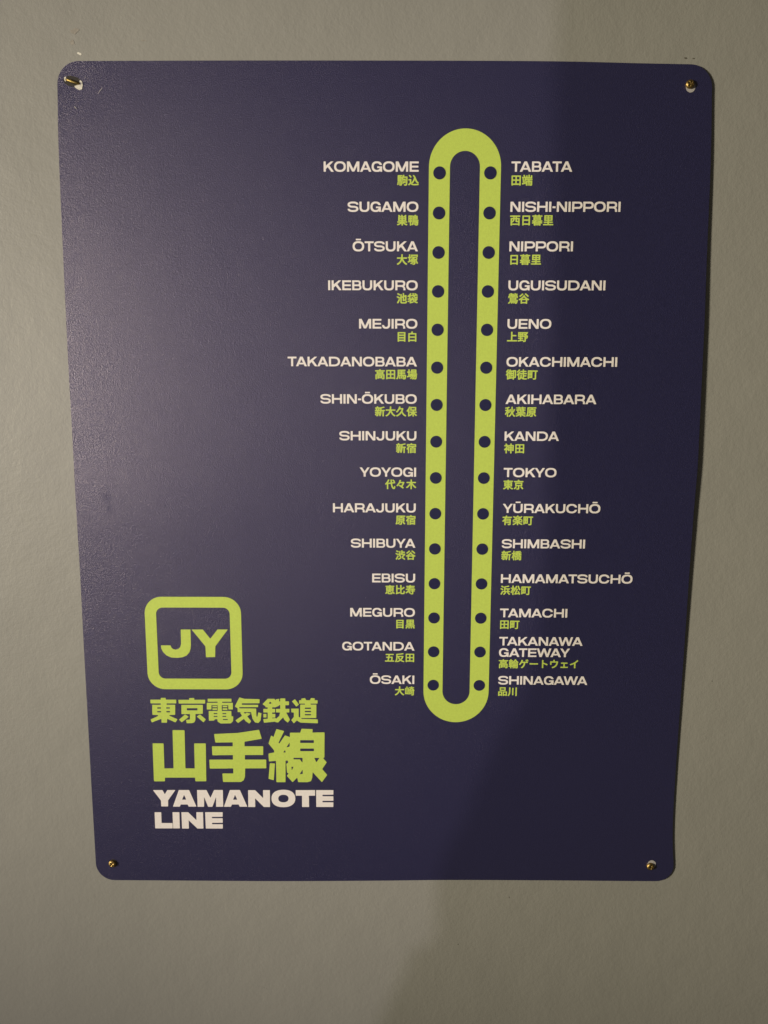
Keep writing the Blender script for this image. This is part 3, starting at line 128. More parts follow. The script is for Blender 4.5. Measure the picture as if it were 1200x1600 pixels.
  '渋': '719 822 716 848 709 854 684 862 616 862 591 854 584 847 581 828 581 541 578 530 572 526 522 526 514 534 512 753 510 766 503 772 478 781 422 781 391 772 382 759 381 541 376 528 366 525 297 524 272 516 259 507 253 508 143 566 91 586 78 587 53 579 47 573 9 522 7 503 13 491 22 483 116 436 189 384 209 377 222 376 247 384 266 406 278 411 297 407 351 403 352 397 327 372 325 359 328 346 443 228 472 189 478 184 503 175 516 176 541 185 584 219 593 234 593 253 575 284 544 316 531 334 509 350 469 391 464 397 465 403 491 406 772 406 791 404 793 397 784 381 652 253 650 241 652 222 666 207 696 184 696 178 638 128 632 116 632 103 647 82 786 -16 878 -93 903 -104 916 -104 941 -93 981 -47 987 -34 985 -9 950 28 911 59 753 165 748 172 750 178 780 197 825 234 888 297 916 319 937 347 943 359 943 378 930 397 930 403 966 408 984 415 991 422 994 434 993 503 984 516 959 524 728 526 720 534 719 591 722 601 734 606 916 606 947 615 956 628 956 703 947 716 922 724 728 726 722 730 719 741|119 -84 141 -86 159 -79 167 -72 270 116 323 222 331 247 329 272 297 306 272 323 247 330 222 322 215 316 123 141 40 -3 38 -22 50 -41 91 -73|325 -97 341 -98 359 -91 605 66 612 78 612 103 591 160 584 166 559 175 528 168 403 89 264 9 259 3 256 -9 264 -34 300 -84 309 -91|256 647 278 646 297 652 312 666 341 709 343 728 337 741 316 762 291 779 191 836 134 855 103 843 65 797 63 772 69 759 166 704 205 678 228 658',
  '田': '938 159 937 766 935 778 929 784 909 792 891 794 116 794 97 792 78 785 72 779 69 759 69 -59 71 -78 77 -84 103 -93 172 -92 191 -85 197 -79 201 -47 205 -41 216 -38 778 -38 791 -39 797 -43 801 -72 809 -85 841 -94 909 -92 929 -84 937 -72/572 95 566 99 563 109 563 303 566 320 572 324 584 325 778 325 795 322 799 316 800 303 800 116 797 99 791 95 778 94/572 451 564 459 563 472 563 659 568 672 584 675 778 675 791 674 797 670 800 653 800 472 799 459 795 453 778 450/266 325 409 325 422 320 425 303 425 116 424 103 420 97 403 94 222 94 209 95 203 99 200 116 201 316 209 324/266 675 409 675 422 670 425 653 425 472 424 459 420 453 403 450 222 450 209 451 203 455 200 472 201 666 209 674',
  '町': '491 764 447 775 84 775 53 769 40 759 38 741 38 3 40 -16 47 -22 72 -31 91 -31 128 -31 153 -22 162 -9 164 41 172 49 447 50 478 59 484 65 487 84 489 641 497 647 516 644 697 644 707 641 712 628 711 34 707 28 697 25 553 24 527 16 519 3 519 -9 536 -47 546 -84 553 -91 578 -99 697 -100 722 -94 753 -93 809 -73 841 -41 850 -3 851 634 855 641 866 644 959 644 985 653 991 659 994 672 991 753 984 760 953 769 522 769/328 164 322 168 319 178 319 347 324 359 341 362 351 359 356 347 356 178 353 168 347 164/172 164 166 168 163 178 163 347 168 359 184 362 195 359 200 347 200 178 197 168 191 164/328 476 322 480 319 491 319 647 324 659 341 662 351 659 356 647 356 491 353 480 347 476/172 476 166 480 163 491 163 647 168 659 184 662 195 659 200 647 200 491 197 480 191 476/472 683 463 703 465 716 472 724 484 726 497 716 498 697 484 680 478 679',
  '白': '138 -103 153 -106 209 -106 241 -97 249 -84 251 -41 255 -34 266 -31 734 -31 745 -34 749 -41 751 -78 753 -85 766 -94 784 -99 847 -100 878 -91 884 -85 887 -66 887 672 885 691 879 697 847 706 534 708 528 716 567 809 566 834 553 848 534 854 453 869 422 860 415 853 373 728 359 709 341 706 153 706 122 697 116 691 113 672 113 -78 115 -91 121 -97/259 95 251 103 250 122 250 259 253 270 259 274 728 275 741 274 749 266 750 109 747 99 741 95/259 401 251 409 250 428 250 566 253 576 259 580 728 581 741 580 749 572 750 416 747 405 741 401',
  '目': '150 -97 166 -100 222 -100 253 -91 262 -78 264 -41 272 -32 284 -31 709 -31 720 -34 724 -41 728 -84 734 -91 753 -98 834 -99 859 -91 866 -85 869 -66 869 766 866 784 860 791 828 800 172 800 153 798 134 791 128 785 125 766 125 -72 128 -84 134 -91/272 95 264 103 263 122 263 191 266 201 272 205 703 206 716 205 724 197 725 109 722 99 716 95/272 332 264 341 263 359 263 428 266 438 272 443 703 444 716 443 724 434 725 347 722 337 716 332/272 570 264 578 263 597 263 666 266 676 272 680 703 681 716 680 724 672 725 584 722 574 716 570',
  '神': '934 136 947 140 953 146 956 159 956 684 947 697 922 706 766 706 749 709 744 722 743 841 734 854 709 862 647 862 616 854 609 848 606 834 606 722 603 712 597 707 428 706 403 698 384 687 340 697 335 728 329 741 256 841 241 854 216 862 203 861 159 842 134 825 126 809 127 791 179 722 187 703 185 697 172 694 53 693 28 685 21 678 19 603 21 591 28 584 59 575 234 575 244 572 247 566 242 553 204 497 150 428 97 375 16 312 7 297 8 266 34 203 47 194 66 189 91 196 141 237 147 241 153 240 156 222 156 -78 159 -91 166 -97 191 -106 247 -106 278 -97 285 -91 287 -72 288 234 291 259 297 259 334 215 359 207 384 211 391 207 396 141 403 134 422 127 503 127 522 134 528 140 532 166 541 174 591 175 603 170 606 153 607 -84 616 -97 641 -106 709 -106 734 -97 741 -91 744 -72 744 159 749 172 759 175 809 174 816 170 821 147 827 141 853 132 916 131/384 358 328 413 320 428 373 516 392 584 399 628 409 639 416 634 418 622 393 534 394 372 391 359/541 295 534 299 531 309 531 366 534 376 547 381 591 381 601 378 606 366 606 309 603 299 591 294/541 501 534 505 531 516 531 572 534 582 547 587 591 587 601 584 606 572 606 516 603 505 591 500/753 295 747 299 744 309 744 366 747 376 759 381 803 381 813 378 819 366 819 309 816 299 803 294/753 501 747 505 744 516 744 572 747 582 759 587 803 587 813 584 819 572 819 516 816 505 803 500',
  '秋': '219 -103 234 -106 291 -106 316 -97 324 -84 326 253 302 322 297 362 303 363 316 334 339 241 347 234 372 226 403 234 442 284 453 312 459 315 491 307 516 315 523 322 542 353 561 397 573 434 587 497 588 559 600 597 600 609 591 624 566 636 509 643 484 635 471 622 468 584 459 572 341 575 328 580 325 603 325 697 328 710 334 716 447 753 456 766 454 791 418 834 403 848 378 856 366 854 266 821 216 808 91 782 66 779 34 767 26 753 26 734 33 709 46 684 53 678 72 671 91 669 159 681 184 682 191 679 194 666 194 591 191 580 184 576 53 574 28 566 21 559 19 484 21 472 27 466 53 457 147 456 154 453 157 447 151 428 92 309 61 259 5 184 1 172 1 147 33 84 41 78 66 70 97 82 136 128 173 191 186 228 209 334 216 346 222 346 224 322 194 197 194 -84 202 -97/403 389 397 391 372 420 353 447 354 453 397 456 429 453 432 447 429 434 411 397/453 523 466 534 472 532 478 524 481 509 472 487 466 485 452 497 450 509|425 -103 441 -104 459 -98 516 -61 587 9 629 66 678 158 684 160 692 153 708 116 739 59 775 9 841 -56 889 -91 916 -99 947 -91 998 -34 999 -16 993 -3 919 53 875 103 858 128 820 197 796 253 783 291 779 316 784 321 816 313 828 314 847 321 861 334 923 466 967 578 968 603 961 616 949 622 884 642 866 643 840 634 831 622 823 591 773 459 759 430 756 428 754 422 758 397 753 386 747 385 745 409 753 422 753 428 744 459 744 516 750 547 750 791 756 834 754 847 748 853 728 861 653 862 628 854 619 841 619 603 622 578 612 478 586 322 541 191 479 97 466 78 441 57 359 -7 351 -22 351 -34 358 -47 378 -63 403 -93',
  '端': '400 -103 416 -106 472 -106 497 -97 504 -91 506 -66 500 -28 500 222 505 234 516 237 532 234 537 222 537 -28 531 -66 534 -78 540 -84 566 -93 616 -94 647 -85 654 -78 656 -59 650 -22 650 222 655 234 666 237 682 234 687 222 687 -28 681 -59 684 -79 691 -85 716 -93 778 -94 816 -106 872 -106 928 -92 942 -84 954 -72 962 -47 962 309 960 328 953 335 928 343 734 344 725 347 722 353 730 378 741 387 947 388 978 396 985 403 987 416 987 478 984 491 978 497 947 506 403 506 391 512 388 522 391 529 397 532 428 525 909 525 922 525 947 534 956 547 956 566 956 784 954 797 947 804 922 812 866 812 847 811 827 803 821 797 819 784 819 659 816 649 803 644 741 645 734 649 731 659 731 834 729 847 722 854 697 862 634 862 609 856 597 848 594 834 593 653 584 645 534 644 524 647 520 653 519 784 516 797 509 804 484 812 466 813 422 812 397 804 388 791 387 691 384 680 372 675 322 676 314 684 310 709 298 741 254 828 234 848 216 854 203 854 128 829 119 816 121 797 170 691 172 684 169 678 153 675 53 674 28 666 21 659 19 634 21 572 28 565 47 558 75 553 53 534 51 509 81 328 88 228 93 209 94 159 106 141 97 132 47 123 28 116 16 104 13 78 27 16 41 2 59 -4 72 -4 347 67 366 69 372 66 375 53 376 -84 384 -97/147 132 137 141 146 153 191 164 203 172 205 178 200 234 206 266 201 297 206 334 201 353 193 428 170 553 184 556 247 555 255 547 256 522 251 497 243 409 232 347 233 309 228 266 231 241 226 222 226 191 207 147/434 387 572 386 580 378 574 353 570 347 559 344 416 344 384 334 378 328 375 316 374 209 366 196 341 191 334 195 334 203 365 378 378 387/816 1 809 5 806 16 806 216 812 228 822 231 832 228 837 216 837 16 832 3/297 558 297 566 328 568 353 561 378 562 385 559 387 553 383 547 372 545 347 553 316 551',
  '葉': '297 368 294 384 295 484 303 493 322 494 384 494 397 488 400 478 401 391 409 377 428 366 441 373 459 375 766 375 791 366 797 368 811 378 818 391 819 478 822 488 834 494 941 494 966 503 974 516 974 578 966 591 941 599 828 601 820 609 818 653 810 666 784 675 766 669 741 670 734 674 732 684 737 691 747 694 766 693 791 687 934 688 953 689 972 696 979 703 981 716 979 784 972 791 941 800 747 801 739 809 734 848 728 854 697 862 634 862 609 854 601 841 599 809 591 801 409 800 399 803 395 809 393 841 384 854 359 862 303 862 272 854 266 848 261 809 253 801 59 799 34 791 28 784 25 772 26 709 28 702 41 694 66 688 191 687 216 693 253 694 263 691 268 684 266 674 259 670 216 669 197 675 172 666 163 653 161 609 153 601 59 599 34 591 26 578 26 516 34 503 59 494 153 493 161 484 163 278 166 265 172 259 197 251 416 250 426 247 430 241 428 231 416 225 59 225 27 216 19 203 19 153 21 134 28 128 59 119 253 119 278 116 277 109 268 103 197 71 128 46 41 23 16 12 7 -3 8 -22 16 -36 47 -74 72 -86 97 -87 184 -61 291 -17 422 52 428 50 431 41 432 -84 440 -97 459 -104 534 -106 559 -97 566 -91 569 -78 569 41 572 47 578 50 659 2 722 -29 784 -54 909 -93 922 -93 947 -85 991 -22 993 3 985 16 847 52 753 89 717 109 716 116 741 119 941 119 966 125 978 134 981 147 981 203 973 216 941 225 584 225 574 228 570 234 572 244 584 250 916 252 935 259 943 272 943 341 934 354 909 362 797 365 791 365 778 357 766 356 453 356 441 357 428 365 316 363 303 364/641 595 628 603 559 600 543 603 538 616 537 659 533 684 566 687 595 684 600 672 601 628 609 614 628 604 653 612 678 611 684 605 684 601 678 595/547 470 541 474 539 484 543 491 553 494 666 494 676 491 680 484 678 474 666 469/397 639 388 653 388 672 389 684 397 693 434 693 453 699 478 700 507 691 509 684 484 676 453 676 434 682 422 680 409 666 403 647/297 595 289 603 291 613 297 618 341 618 359 613 378 621 391 630 397 631 399 609 391 601 359 600 334 594',
  '袋': '256 -84 278 -86 341 -64 578 -4 597 9 601 66 603 73 609 73 709 2 803 -42 909 -74 941 -66 950 -59 991 3 994 16 991 29 984 35 966 42 922 52 866 71 809 96 789 109 786 116 791 123 884 177 916 200 923 209 925 222 923 234 915 247 916 253 953 258 972 265 979 272 981 297 979 359 972 366 953 373 922 378 923 384 953 414 967 441 981 491 979 541 967 553 928 573 903 581 891 579 872 573 859 559 856 528 847 502 834 494 822 494 784 508 747 532 713 566 700 591 709 599 753 601 778 606 822 607 841 612 891 613 909 618 941 619 966 628 974 641 975 659 969 684 968 709 960 722 934 731 899 734 887 766 853 792 766 842 722 856 691 848 666 831 652 816 651 791 659 775 717 741 734 728 736 722 722 713 672 712 653 707 641 709 634 716 627 734 613 797 612 822 603 848 597 854 572 862 509 862 478 854 469 841 476 772 488 709 485 697 447 688 403 687 378 682 316 679 309 684 313 691 383 791 387 803 387 822 378 835 347 848 309 861 291 862 266 854 257 847 193 759 125 684 74 641 16 600 0 584 -6 572 -4 553 53 502 78 494 97 496 116 502 139 522 153 529 159 528 162 516 163 384 160 378 147 375 59 374 34 366 28 359 25 347 25 284 28 271 34 265 66 256 259 256 284 253 283 247 274 241 222 214 141 183 22 148 9 134 6 122 9 109 53 57 84 45 116 52 228 92 238 91 244 78 242 47 234 27 209 3 207 -16 228 -67 241 -79/575 516 622 463 664 428 703 405 751 384 757 378 722 375 597 376 588 384 573 422 518 497 509 504 484 511 409 486 390 472 388 459 390 447 423 397 428 384 425 378 391 375 316 375 302 378 300 384 300 547 303 566 309 569 347 563 366 568 409 569 428 574 528 581 542 572/459 211 484 225 494 222 521 178 562 122 566 116 566 109 397 69 380 72 375 84 375 147 378 158/666 256 747 256 757 253 758 247 691 202 678 199 666 208 640 247 641 253 647 255/816 387 834 382 902 378 900 372 872 363 803 363 769 372 762 378/291 602 283 616 282 628 288 641 297 647 309 635 312 622 303 600 297 598',
  '西': '925 553 922 566 916 572 891 581 684 582 678 587 675 597 675 659 678 670 691 675 928 675 959 684 968 697 968 778 960 791 941 798 72 800 53 798 34 791 26 778 25 709 28 691 34 684 66 675 309 675 322 670 325 659 325 597 322 587 316 582 122 581 91 572 84 566 81 547 81 -59 84 -85 91 -91 116 -99 191 -98 209 -91 216 -85 220 -47 224 -41 234 -38 766 -38 778 -39 784 -43 790 -84 803 -94 822 -99 884 -100 916 -91 922 -84 925 -66/228 82 222 87 219 97 219 153 222 163 228 168 266 177 316 208 387 278 404 303 435 366 449 422 451 453 459 461 522 462 532 459 536 453 538 284 546 253 572 225 622 207 653 206 678 200 772 200 782 197 786 191 787 97 784 87 778 82/684 326 678 330 675 341 675 447 678 457 684 461 697 462 772 462 782 459 786 453 787 441 787 341 784 330 772 325/222 309 219 353 219 447 222 457 234 462 303 462 313 459 317 453 310 422 291 377 255 328 228 308/466 582 459 587 456 597 456 659 459 670 472 675 522 675 532 672 537 659 537 597 534 587 522 581',
  '谷': '219 -103 234 -106 303 -104 322 -97 328 -91 337 -66 353 -63 659 -63 672 -68 678 -91 684 -97 703 -104 778 -106 809 -97 816 -91 819 -78 819 216 821 234 834 236 903 208 916 208 934 215 963 253 997 290 1000 303 997 316 981 328 916 352 834 392 741 452 684 494 638 534 600 572 586 597 587 628 580 641 516 681 497 686 472 679 459 667 403 588 319 503 278 469 191 408 103 361 22 329 9 316 6 303 9 291 36 253 52 222 59 215 78 208 91 208 178 245 184 247 192 241 194 -78 196 -91 202 -97/341 51 332 59 331 78 331 216 334 226 341 230 659 231 670 228 674 222 675 66 672 55 666 51/359 345 354 347 353 353 358 359 409 400 484 475 497 482 509 475 578 407 642 353 641 347 628 344|850 522 866 521 891 530 948 572 956 584 956 597 944 616 887 672 841 712 717 809 672 841 647 849 628 844 572 806 565 797 563 784 565 766 572 756 653 693 734 625 828 532|131 522 153 521 172 527 191 539 272 600 309 637 331 653 378 700 429 759 437 784 431 803 422 810 391 823 347 837 334 837 309 829 203 719 117 653 58 616 53 609 50 597 57 578 89 547 116 527',
  '輪': '200 -103 216 -106 266 -106 291 -97 297 -91 300 -78 300 47 303 57 316 62 403 62 416 57 419 47 419 -72 421 -84 427 -91 447 -98 466 -100 503 -99 528 -91 535 -84 538 -66 531 -28 531 122 537 134 547 137 557 134 562 122 562 -28 556 -59 559 -72 566 -79 591 -87 634 -87 666 -79 672 -72 675 -53 669 -22 669 122 674 134 684 137 695 134 700 122 700 -22 694 -59 696 -72 702 -78 728 -87 778 -88 816 -99 859 -100 909 -86 924 -78 936 -66 948 -34 950 -16 950 416 947 428 941 434 909 444 459 444 434 437 428 441 428 450 434 457 453 458 472 464 503 484 509 485 534 481 828 481 866 487 891 471 922 463 953 475 993 522 999 534 1000 547 997 559 992 566 884 650 772 764 755 791 762 822 760 834 753 842 728 854 684 868 666 867 646 859 562 734 525 691 447 613 434 605 397 618 316 619 303 624 301 634 309 643 416 644 441 653 449 666 449 734 441 747 416 756 316 756 305 759 300 772 297 847 291 854 272 861 203 862 177 853 169 841 168 766 159 757 53 756 28 747 21 741 19 672 21 659 27 653 53 644 153 644 163 641 168 634 166 624 159 620 78 618 53 610 44 597 44 228 53 215 78 207 166 205 172 201 174 191 170 184 159 181 53 181 22 172 13 159 13 84 22 71 47 63 159 62 172 57 175 47 176 -84 184 -97/628 595 623 597 621 603 633 622 669 666 678 671 684 670 747 603 746 597 734 594/406 366 408 391 415 403 422 409 432 403 443 384 443 266 435 247 428 242 418 247 407 266/809 7 803 12 800 22 800 122 805 134 816 137 826 134 831 122 831 22 826 9/678 239 672 243 669 253 669 322 674 334 684 337 695 334 699 328 700 253 695 241/809 239 803 243 800 253 800 322 805 334 816 337 826 334 830 328 831 253 826 241/541 239 534 243 531 253 531 322 537 334 547 337 557 334 561 328 562 253 557 241/309 182 301 191 303 201 309 205 409 209 417 203 418 191 409 182/291 301 284 305 281 316 282 366 291 374 309 374 316 370 319 359 318 309 309 301/291 451 284 455 281 466 282 516 291 524 309 524 316 520 319 509 318 459 309 451/166 457 157 466 157 509 166 518 178 518 186 509 186 466 178 457/166 307 157 316 157 359 166 368 178 368 186 359 186 316 178 307',
  '込': '572 287 598 334 622 393 634 409 658 341 696 259 732 203 809 127 878 86 903 76 916 76 934 84 942 91 978 157 981 178 967 197 866 269 797 371 717 584 679 659 643 722 529 834 503 843 472 835 428 779 426 759 434 744 491 700 522 661 539 634 537 609 523 547 498 466 454 366 403 289 353 234 303 196 297 198 295 203 294 447 291 459 284 466 253 475 59 475 28 466 21 459 19 384 21 372 27 366 53 357 147 355 155 347 156 159 154 147 148 141 97 106 59 75 25 41 13 16 15 -9 53 -61 59 -66 84 -74 97 -73 122 -62 181 9 208 34 222 39 234 36 322 -23 391 -48 459 -62 516 -63 541 -69 697 -69 728 -63 909 -62 966 -47 974 -34 992 22 994 41 991 53 985 59 959 68 934 63 884 62 859 56 772 56 747 50 516 50 484 56 453 57 391 75 387 78 388 84 441 125 506 191 561 266/334 90 285 128 282 141 284 155 291 156 341 111 353 88 347 85|225 597 241 596 266 605 309 638 323 653 325 666 323 678 297 712 172 837 141 849 103 839 57 803 51 791 53 772 131 697 200 609 209 602',
  '里': '50 -72 72 -75 941 -75 972 -66 978 -60 981 -47 981 22 973 34 953 42 591 44 578 49 575 59 575 122 578 132 584 136 884 138 916 146 922 153 925 166 924 234 916 247 897 254 591 256 580 259 575 272 576 316 584 324 853 325 884 334 891 341 894 359 894 791 891 809 885 816 853 825 172 825 153 823 134 816 128 810 125 784 125 359 128 341 134 334 166 325 422 324 430 316 431 272 428 262 416 256 134 256 109 250 97 241 94 234 94 166 96 153 103 146 134 138 422 136 428 132 431 122 431 59 428 49 416 44 53 42 34 34 28 28 25 16 26 -53 34 -66/578 445 570 453 569 472 570 509 578 518 734 519 745 516 749 509 750 459 747 449 741 445/578 632 570 641 569 659 570 697 578 705 734 706 745 703 749 697 750 647 747 637 741 632/272 632 264 641 263 659 264 697 272 705 422 706 432 703 436 697 437 647 434 637 428 632/272 445 264 453 263 472 264 509 272 518 422 519 432 516 436 509 437 459 434 449 428 445',
  '野': '985 772 959 792 928 810 903 818 878 813 547 812 522 807 491 812 84 812 52 803 46 797 44 784 44 397 46 378 53 371 78 363 209 361 218 353 219 316 216 305 209 301 78 300 47 291 38 278 38 203 47 190 72 182 203 181 213 178 219 166 219 97 214 84 197 77 109 68 91 63 59 62 15 47 7 34 6 16 12 -9 13 -34 22 -54 28 -60 53 -68 497 -1 507 -3 511 -9 534 -91 541 -97 559 -104 628 -106 653 -101 697 -99 747 -86 766 -75 783 -53 793 -22 794 197 796 209 809 212 878 194 903 200 916 208 954 297 992 409 1000 447 999 459 992 472 941 492 898 497 856 541 834 558 833 566 893 628 972 726 987 753/572 20 564 28 562 97 553 110 528 118 497 119 384 101 366 101 359 105 356 116 356 166 362 178 372 181 503 182 529 191 535 197 537 216 537 278 529 291 497 300 366 301 359 305 356 316 356 347 362 359 372 362 497 363 528 369 641 369 653 363 656 347 655 28 651 22 641 19/734 694 753 693 760 691 762 684 756 672 728 645 716 643 659 673 634 682 622 682 591 668 556 634 549 622 549 603 558 591 659 529 692 503 692 497 641 494 553 494 543 497 539 503 538 516 538 672 541 688 553 694/791 243 787 253 788 278 793 297 795 359 803 368 822 368 829 366 831 353 819 316 813 278 803 251 797 243/359 476 353 480 350 491 350 522 353 532 366 537 401 534 406 522 406 491 403 480 391 475/178 476 172 480 169 491 169 522 172 532 184 537 220 534 225 522 225 491 222 480 209 475/359 645 353 649 350 659 353 695 366 700 401 697 406 684 403 649 391 644/178 645 172 649 169 659 172 695 184 700 220 697 225 684 222 649 209 644',
  '馬': '694 -103 709 -106 797 -106 847 -98 880 -84 917 -47 936 9 949 91 951 134 956 159 957 216 962 241 962 309 953 322 922 331 603 331 591 332 584 337 581 347 582 372 591 380 828 381 860 391 868 403 869 459 866 478 859 485 828 494 597 494 584 499 581 522 584 532 597 537 841 539 859 546 866 553 869 616 866 634 860 641 834 649 591 651 582 659 582 691 587 697 597 700 859 700 884 706 897 715 899 722 900 791 897 803 884 812 853 819 184 819 166 817 147 810 140 803 138 791 138 228 136 222 121 209 98 128 64 53 43 22 9 -16 6 -34 9 -47 16 -54 66 -85 91 -93 123 -84 162 -47 179 -22 209 38 236 116 243 147 244 178 241 191 229 203 228 209 253 212 472 212 503 218 516 218 528 210 591 212 604 209 600 184 602 166 642 109 683 34 691 26 722 16 784 48 794 47 792 34 785 22 772 13 722 15 709 10 666 18 641 10 633 3 632 -22 653 -84 659 -91/278 332 270 341 269 353 270 372 278 380 428 381 438 378 443 372 443 341 434 332/278 651 270 659 269 672 270 691 278 699 428 700 438 697 443 691 443 659 434 651/278 495 270 503 269 516 270 528 278 536 428 537 438 534 443 528 443 503 434 495/803 88 797 93 779 128 728 203 729 209 741 212 803 212 816 207 818 178 813 159 812 122|409 100 392 172 378 191 353 200 309 192 272 179 265 172 263 147 274 103 294 -41 303 -54 328 -62 378 -56 406 -47 422 -35 424 -3 419 16 418 53|591 118 561 184 534 207 528 209 509 201 472 199 453 191 440 178 438 166 440 147 467 78 494 -16 503 -29 522 -35 534 -35 597 -17 617 -3 618 28',
  '駒': '826 247 831 216 831 184 819 153 818 103 804 41 798 28 791 17 778 13 716 13 678 19 646 9 638 -3 638 -22 659 -91 666 -97 697 -106 809 -106 853 -98 884 -86 903 -69 923 -47 936 -16 949 47 951 97 956 122 957 197 962 222 963 366 969 397 969 634 975 672 972 691 966 697 934 706 653 708 647 716 674 809 672 834 666 841 647 848 584 862 566 861 547 854 540 847 492 703 472 657 466 648 459 646 448 666 428 673 353 676 345 684 344 697 347 707 353 711 441 713 466 722 474 734 475 791 472 809 466 816 434 825 97 825 66 816 59 810 56 784 56 291 59 272 66 265 97 255 228 256 247 262 266 262 286 259 286 253 272 245 228 244 203 236 178 237 159 232 141 232 97 245 84 244 59 234 53 228 44 197 43 153 29 84 1 9 1 -9 9 -23 41 -42 72 -49 97 -41 103 -36 128 8 134 9 172 0 227 3 219 -16 219 -34 234 -84 247 -98 272 -106 347 -106 384 -98 417 -84 437 -66 448 -47 461 -9 468 34 470 97 463 122 463 153 469 191 463 222 463 278 471 322 484 334 497 323 500 309 500 222 494 191 493 122 480 91 483 78 491 71 516 63 553 62 572 63 597 71 606 84 607 128 616 136 766 138 791 146 797 152 800 166 794 203 800 247 800 478 797 497 791 504 766 512 584 513 566 516 565 522 570 534 590 572 597 579 616 581 816 581 828 580 834 576 837 566 837 441 831 409 831 272/616 251 609 255 606 266 607 391 616 399 666 399 672 395 675 384 674 259 666 251/466 365 447 369 353 370 345 378 345 403 349 409 359 412 428 414 448 422 462 441 472 441 481 428 481 378 478 368/128 47 122 53 125 78 121 103 130 178 134 184 141 186 147 184 151 178 156 103 147 53 141 47/222 71 215 84 207 116 206 159 201 178 209 193 216 193 225 184 236 153 249 91 244 78 234 68 228 67/334 60 317 97 296 128 277 191 278 203 284 207 297 203 317 166 324 141 324 97 332 91 350 84 353 78 347 66/234 3 229 3 239 28 247 34 284 32 328 49 334 47 331 22 322 9/353 520 347 524 344 534 345 553 349 559 372 562 410 559 410 547 391 523 378 519/372 150 363 203 355 228 341 248 328 255 310 259 313 266 353 269 363 266 368 259 368 228 380 159 378 148/191 520 182 528 182 553 191 561 209 561 218 553 218 528 209 520/191 370 182 378 182 403 191 411 209 411 218 403 218 378 209 370/191 676 182 684 184 707 197 712 213 709 219 697 216 680 209 676',
  '高': '88 -103 103 -106 166 -106 191 -97 197 -91 200 -72 201 259 209 268 278 266 285 272 297 275 684 275 697 274 709 266 791 268 797 263 800 253 800 22 795 9 784 6 747 7 736 16 737 234 734 248 716 263 709 265 684 257 309 256 291 259 278 265 258 253 253 247 250 234 250 -16 253 -28 259 -35 291 -44 353 -42 372 -35 378 -29 384 1 397 6 666 6 678 4 682 -3 683 -34 703 -79 716 -91 734 -98 778 -100 803 -94 859 -93 884 -86 909 -73 929 -53 937 -22 937 347 935 366 928 372 903 381 809 384 803 384 791 376 766 375 234 375 222 376 209 384 203 384 97 381 72 372 65 366 63 353 63 -78 65 -91 71 -97/391 114 382 122 382 147 387 153 397 156 591 156 601 153 606 141 603 118 591 113|201 391 209 385 234 393 772 394 791 391 803 385 809 387 828 402 831 416 831 603 829 622 822 629 803 640 791 634 772 631 241 631 222 634 209 640 203 638 184 622 181 603 182 409 191 396/328 495 320 503 320 522 324 528 334 531 672 531 684 526 687 516 684 499 672 494|50 647 66 644 203 641 209 641 222 649 234 650 778 650 791 649 803 641 934 644 959 653 966 659 969 672 968 741 959 754 928 762 591 763 584 766 574 778 543 853 534 860 503 868 447 854 428 848 419 841 413 822 413 803 422 772 416 764 66 762 34 754 26 741 26 666 34 653',
  '鴨': '875 -97 903 -86 925 -66 939 -41 948 -16 962 59 963 97 968 116 969 166 975 191 976 253 981 278 978 291 953 308 928 300 597 300 584 301 577 309 584 318 597 319 928 319 959 311 984 321 991 328 994 353 991 403 984 410 953 419 878 419 853 413 591 413 578 418 576 428 580 434 591 437 853 437 878 431 904 441 910 447 912 459 912 741 909 760 903 766 878 774 766 775 753 778 750 784 762 816 759 835 741 848 678 862 647 861 622 848 597 784 584 776 491 775 472 772 466 775 453 791 422 800 84 800 52 791 46 784 44 772 44 203 53 190 78 182 134 183 153 190 160 197 162 216 160 234 163 241 172 243 187 241 190 234 187 209 187 -66 191 -91 197 -97 222 -106 266 -106 297 -100 310 -91 314 -16 313 222 318 234 328 237 341 232 346 209 353 203 378 194 403 193 411 184 404 147 386 91 361 41 324 -9 327 -28 353 -48 391 -67 416 -74 441 -66 447 -61 479 -16 498 22 515 72 511 97 513 128 522 137 530 128 531 103 525 59 531 34 532 -3 541 -29 547 -35 566 -42 584 -44 641 -29 650 -16 650 22 632 53 629 84 615 122 622 141 628 142 640 134 643 128 652 91 666 53 662 28 678 -3 670 -16 669 -28 691 -86 703 -94 747 -106 828 -106/438 584 440 722 447 735 453 740 459 739 474 716 475 266 461 228 464 216 472 207 488 203 494 197 478 196 466 199 453 197 444 203 451 228 438 266/156 666 157 678 166 686 184 686 193 678 194 584 191 574 184 570 166 570 157 578/156 447 157 459 166 468 184 468 193 459 194 366 191 355 184 351 166 351 157 359/534 177 505 191 500 197 509 198 647 199 678 206 729 203 730 197 716 182 659 190 609 176 584 181/591 532 584 541 587 547 597 550 766 550 775 547 779 541 775 534 766 532/591 657 584 666 587 672 597 675 766 675 775 672 779 666 775 659 766 657/322 576 316 580 313 591 313 666 318 678 328 681 338 678 343 672 344 591 338 578/322 357 316 362 313 372 313 447 318 459 328 462 338 459 343 453 344 372 338 359/766 70 752 84 739 116 721 141 721 153 728 160 738 159 747 151 779 91 778 76 772 69/772 9 770 16 778 54 803 48 815 41 817 28 804 9 791 6',
